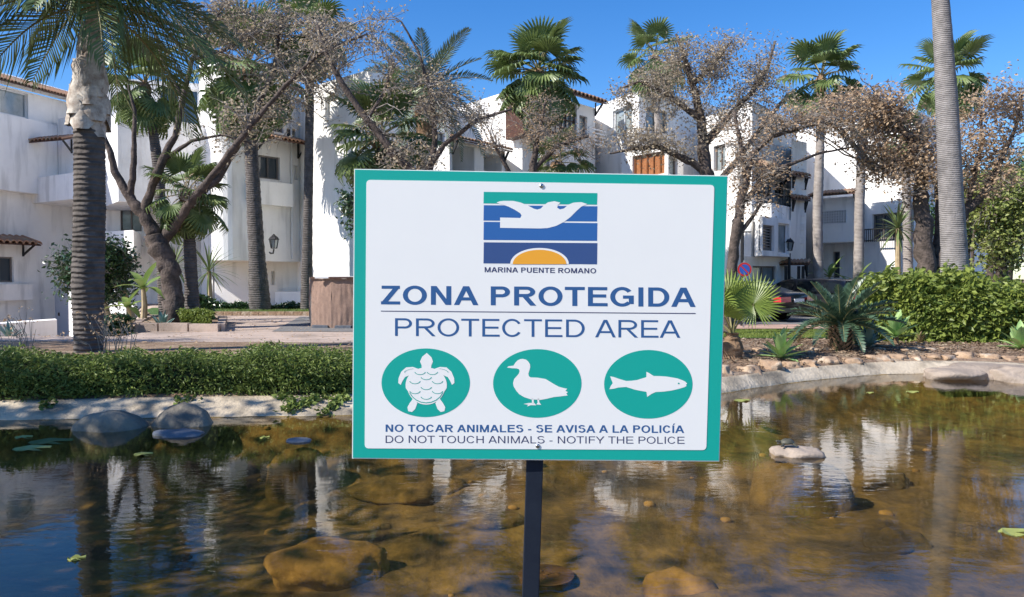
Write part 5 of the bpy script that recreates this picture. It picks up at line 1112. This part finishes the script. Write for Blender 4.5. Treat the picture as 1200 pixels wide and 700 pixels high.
# lettering: plain grotesque capitals drawn as strokes (em units, cap height .716)
ADV = dict(zip('ACDEFGHIJLMNOPRSTUVYZ -', (667,722,722,667,611,778,722,278,500,556,833,722,778,667,722,667,611,722,667,667,611,278,333)))
def glyph(ch, bold):
    H_ = .716; acc = ch == 'Í'; ch = 'I' if acc else ch
    a = ADV[ch]/1000+(.045 if bold and ch in 'AL' else 0); w_ = .142 if bold else .088; hw = .118 if bold else .080; L_ = .070 if bold else .080; P = []
    R_ = a-(.045 if ch in 'ELFZT' else .055)
    def rect(x0, y0, x1, y1): P.append([(x0,y0),(x1,y0),(x1,y1),(x0,y1)])
    def diag(x0, y0, x1, y1, ww=None):
        ww = (ww or w_)*math.sqrt(1+((x1-x0)/(y1-y0))**2)/2; P.append([(x0-ww,y0),(x0+ww,y0),(x1+ww,y1),(x1-ww,y1)])
    def ring(cx, cy, rx_, ry_, t0, t1, wx=None, wy=None, n=26):
        wx = wx or w_; wy = wy or hw; o_, i_ = [], []
        for k in range(n+1):
            t_ = math.radians(lerp(t0, t1, k/n)); o_.append((cx+rx_*math.cos(t_), cy+ry_*math.sin(t_))); i_.append((cx+(rx_-wx)*math.cos(t_), cy+(ry_-wy)*math.sin(t_)))
        P.append(o_+i_[::-1])
    if ch == 'A':
        ww = w_/2*1.08; diag(ww+.005, 0, a/2-.01, H_); diag(a-ww-.005, 0, a/2+.01, H_); rect(a*.25, .175, a*.75, .175+hw)
    elif ch in 'EFL':
        rect(L_, 0, L_+w_, H_)
        if ch != 'L': rect(L_, H_-hw, R_, H_); rect(L_, .325, R_-.03, .325+hw)
        if ch != 'F': rect(L_, 0, R_+.01, hw)
    elif ch == 'H': rect(L_,0,L_+w_,H_); rect(a-L_-w_,0,a-L_,H_); rect(L_,.33,a-L_,.33+hw)
    elif ch == 'I': rect(a/2-w_/2, 0, a/2+w_/2, H_)
    elif ch == 'T': rect(.02,H_-hw,a-.02,H_); rect(a/2-w_/2,0,a/2+w_/2,H_)
    elif ch == 'Z': rect(.03,0,a-.03,hw); rect(.05,H_-hw,a-.04,H_); diag(.03+w_*.75,hw*.8,a-.04-w_*.75,H_-hw*.8)
    elif ch == 'N': rect(L_,0,L_+w_,H_); rect(a-L_-w_,0,a-L_,H_); diag(a-L_-w_*.62,0,L_+w_*.62,H_,w_*.9)
    elif ch == 'M': rect(L_,0,L_+w_*.92,H_); rect(a-L_-w_*.92,0,a-L_,H_); diag(a/2,0,L_+w_*.6,H_,w_*.85); diag(a/2,0,a-L_-w_*.6,H_,w_*.85)
    elif ch == 'V': ww = w_/2*1.08; diag(a/2,0,ww,H_); diag(a/2,0,a-ww,H_)
    elif ch == 'Y': ww = w_/2*1.2; rect(a/2-w_/2,0,a/2+w_/2,.33); diag(a/2,.28,ww,H_); diag(a/2,.28,a-ww,H_)
    elif ch == 'O': ring(a/2, H_/2, a/2-.045, H_/2+.011, 0, 360)
    elif ch == 'C': ring(a/2, H_/2, a/2-.045, H_/2+.011, 32, 328)
    elif ch == 'G': ring(a/2-.01, H_/2, a/2-.05, H_/2+.011, 38, 318); rect(a-.065-w_,.09,a-.065,.37); rect(a*.52,.29,a-.065,.29+hw)
    elif ch == 'D': rect(L_,0,L_+w_,H_); rect(L_,0,a*.47,hw); rect(L_,H_-hw,a*.47,H_); ring(a*.47, H_/2, a*.53-.05, H_/2, -90, 90)
    elif ch in 'PR':
        rb = .205 if ch == 'P' else .198; cx = a*.58; rect(L_,0,L_+w_,H_); rect(L_,H_-hw,cx,H_); rect(L_,H_-2*rb,cx,H_-2*rb+hw); ring(cx, H_-rb, a-.05-cx, rb, -90, 90)
        if ch == 'R': diag(a-.02-w_*.6, 0, a*.50, H_-2*rb+hw*.5)
    elif ch == 'S':
        r1 = H_*.262; cy1 = H_-r1+.011; r2 = cy1-r1+hw; r2 = r2/2+.005; cy2 = r2-.011
        ring(a/2, cy1, a/2-.065, r1, 22, 262); ring(a/2, cy2, a/2-.05, r2, -158, 82)
    elif ch == 'U': rect(L_,.25,L_+w_,H_); rect(a-L_-w_,.25,a-L_,H_); ring(a/2,.26,a/2-L_,.272,180,360)
    elif ch == 'J': rect(a-L_-w_,.2,a-L_,H_); ring(a/2-.01,.2,a/2-L_+.01,.21,190,360)
    elif ch == '-': rect(.045,.2,a-.045,.2+hw)
    if acc: P.append([(a/2-.03,.77),(a/2+.05,.77),(a/2+.15,.90),(a/2+.02,.90)])
    return P, a
def text(s, x0, x1, yl0, yl1, yr0, yr1, mat, bold=False, h=H0):
    X_ = 0; polys = []
    for ch in s:
        g_, a_ = glyph(ch, bold) if ch != ' ' else ([], .278)
        polys += [([(x+X_, y) for x, y in p], k) for k, p in enumerate(g_)]; X_ += a_
    xs = [x for p, _ in polys for x, y in p]; a0, a1 = min(xs), max(xs); m = MB()
    for p, k in polys:
        pts = []
        for x, y in p:
            u = (x-a0)/(a1-a0); v = y/.716; pts.append(S3(*loc2(lerp(x0, x1, u), lerp(lerp(yl1, yr1, u), lerp(yl0, yr0, u), v)), h+k*2e-5))
        n0 = len(m.v); m.v += [tuple(q) for q in pts]; n = len(pts)
        if n == 4: m.f.append(tuple(range(n0, n0+4))); m.m.append(0)
        else:
            hf = n//2
            for i in range(hf-1): m.f.append((n0+i, n0+i+1, n0+n-2-i, n0+n-1-i)); m.m.append(0)
    me = m.mesh('lettering', mat); bm = bmesh.new(); bm.from_mesh(me)
    for f in bm.faces:
        f.normal_update()
        if f.normal.dot(nz) < 0: f.normal_flip()
    bm.to_mesh(me); bm.free(); return tag(ob('lettering', me, panel), kind='stuff')
text('MARINA PUENTE ROMANO', 568, 698.5, 313.2, 319.2, 314.6, 320.6, M['stext'], True)
text('ZONA PROTEGIDA', 446.5, 815, 334.9, 356.8, 337.3, 359.9, M['sblue2'], True)
text('PROTECTED AREA', 463, 797, 373, 393.8, 375.6, 396, M['sblue2'])
text('NO TOCAR ANIMALES - SE AVISA A LA POLICÍA', 452, 801.5, 497.5, 506, 498.6, 507.4, M['sblue2'], True)
text('DO NOT TOUCH ANIMALS - NOTIFY THE POLICE', 452, 802, 510.4, 519, 511.8, 520, M['stext'])
art('rule', [[(446.5,364.2),(815,367.0),(815,368.1),(446.5,365.2)]], M['stext'])
for cx, cy in ((499,448.6),(629.6,449.4),(759.6,450.4)): art('emblem_disc', [ell(cx, cy, 51.8, 40.2, 64)], M['teal'])
turt = [[(262,330),(270,312),(280,304),(287,298),(295,305),(305,315),(310,330),(304,345),(302,362),(268,362),(268,345)]]
fl = [(268,362),(235,350),(210,352),(192,368),(182,392),(181,410),(190,417),(197,402),(206,388),(225,380),(245,386)]
hl = [(238,465),(224,484),(215,500),(218,515),(232,518),(244,507),(252,485)]
mir = lambda P: [(571-x, y) for x, y in P]
body = [(285+77*math.cos(a)*(1 if math.sin(a) > -.2 else .93), 418-66*math.sin(a)*(1 if math.sin(a) > 0 else 1.1)) for a in [2*math.pi*k/40 for k in range(40)]]
W2 = H0+.0002
for k, pl_ in enumerate([turt[0], fl, mir(fl), hl, mir(hl), body]): art('turtle_print', [[z7(*p) for p in pl_]], M['swhite'], W2+k*.00003)
arcs = []
def arc_strip(cx, cy, r, t0, t1, w_=3.2, sy=.62):
    o_ = []; i_ = []
    for k in range(9): t_ = math.radians(lerp(t0, t1, k/8)); o_.append(z7(cx+r*math.cos(t_), cy-r*sy*math.sin(t_))); i_.append(z7(cx+(r-w_)*math.cos(t_), cy-(r-w_)*sy*math.sin(t_)))
    return o_+i_[::-1]
for cx, cy in ((243,400),(285,385),(327,400),(243,437),(285,422),(327,437),(262,366),(308,366),(285,458)): arcs.append(arc_strip(cx, cy, 22, 195, 345))
arcs.append(arc_strip(285, 418, 70, 205, 335, 3, .96)); arcs.append(arc_strip(262,372,60,115,175,2.5,.3)); arcs.append(arc_strip(308,372,60,5,65,2.5,.3))
art('turtle_lines', arcs, M['teal'], W2+.0004)
duck = [(594,430.7),(596,429.3),(601.8,428.5),(604,425),(606.5,422.4),(609.5,421),(612.8,420.6),(616.5,421.5),(619.1,423.8),(621,427),(621.3,430.4),(620.2,434.5),(619.1,438),(619.8,441),(622,442.3),(630,442.6),(639.4,444.2),(648.9,450),(655,453.3),(659.9,454.6),(664.6,455.6),(662.5,458),(665.4,459.6),(663.5,461.2),(665.2,463.4),(656,464.6),(648.9,465.3),(640,467.5),(633,468.6),(622,468),(614.4,465.5),(608.5,462),(605,458),(602,453),(601.2,449),(602.5,444.2),(605.4,441),(608.1,437.8),(608.9,435),(608.2,432.8),(605.5,431.8),(600,431.6)]
art('duck_print', [duck, [(623,467),(625.2,467),(625.6,473),(623.6,473)], [(629.5,467),(631.6,467),(632,471.5),(634.2,474.5),(628.5,474),(630,471.5)], [(613.5,473.4),(620,472.2),(625.8,472),(628.5,475),(622,474.8),(617.5,476.4),(619,474.4)]], M['swhite'], W2)
fish = [(713.9,456.1),(715.8,452),(718,448.9),(716.2,444.8),(714.9,441),(719,441.8),(724.3,443.7),(733.7,446.5),(740,446.2),(746.3,445.4),(757.3,442),(757.3,435.7),(760.5,437.2),(765.8,440.7),(773,440.8),(780.9,441.3),(793.4,443.4),(799.5,445.6),(802.9,447.3),(805,449.5),(803.6,451),(804.4,452.4),(801.3,453.9),(795,455.8),(787.1,457.6),(778,458.9),(768.3,459.4),(763,461.8),(758.2,465.2),(757.4,459.2),(750,458),(743.1,456.5),(733.7,453.5),(724.3,454.2),(719,455.6)]
art('fish_print', [fish], M['swhite'], W2); art('fish_eye', [ell(795, 449.3, 1.1, .9, 12)], M['teal'], W2+.0003)
for x, y in ((634.5,218),(630,522.6)):
    u, v = loc2(x, y); m = MB(); m.tube([S3(u,v,.0013), S3(u,v,.0026), S3(u,v,.0032)], [.0042,.004,.002], 16); sc2 = m.build('screw', M['steel'], S, smooth=True)
    m = MB(); m.tube([S3(u,v,.0031), S3(u,v,.0034)], .0013, 6); m.build('socket', M['iron'], sc2)
p0, p1 = at(622, 700, 1.40), at(627, 541, 1.415); dirp = (p1-p0).normalized(); bot = p0-dirp*.75; topp = p1+dirp*.5
m = MB(); wv = .0155; off_ = Vector((0,.02,0)); vv = []
for q in (bot, topp): vv += [q+off_+Vector((sx*wv, sy*wv, 0)) for sx, sy in ((-1,-1),(1,-1),(1,1),(-1,1))]
m.v = [tuple(q) for q in vv]; m.f = [(3,2,1,0),(4,5,6,7),(0,1,5,4),(1,2,6,5),(2,3,7,6),(3,0,4,7)]; m.m = [0]*6
po = m.build('post', M['post'], S); bv = po.modifiers.new('bevel', 'BEVEL'); bv.width = .0015; bv.segments = 2
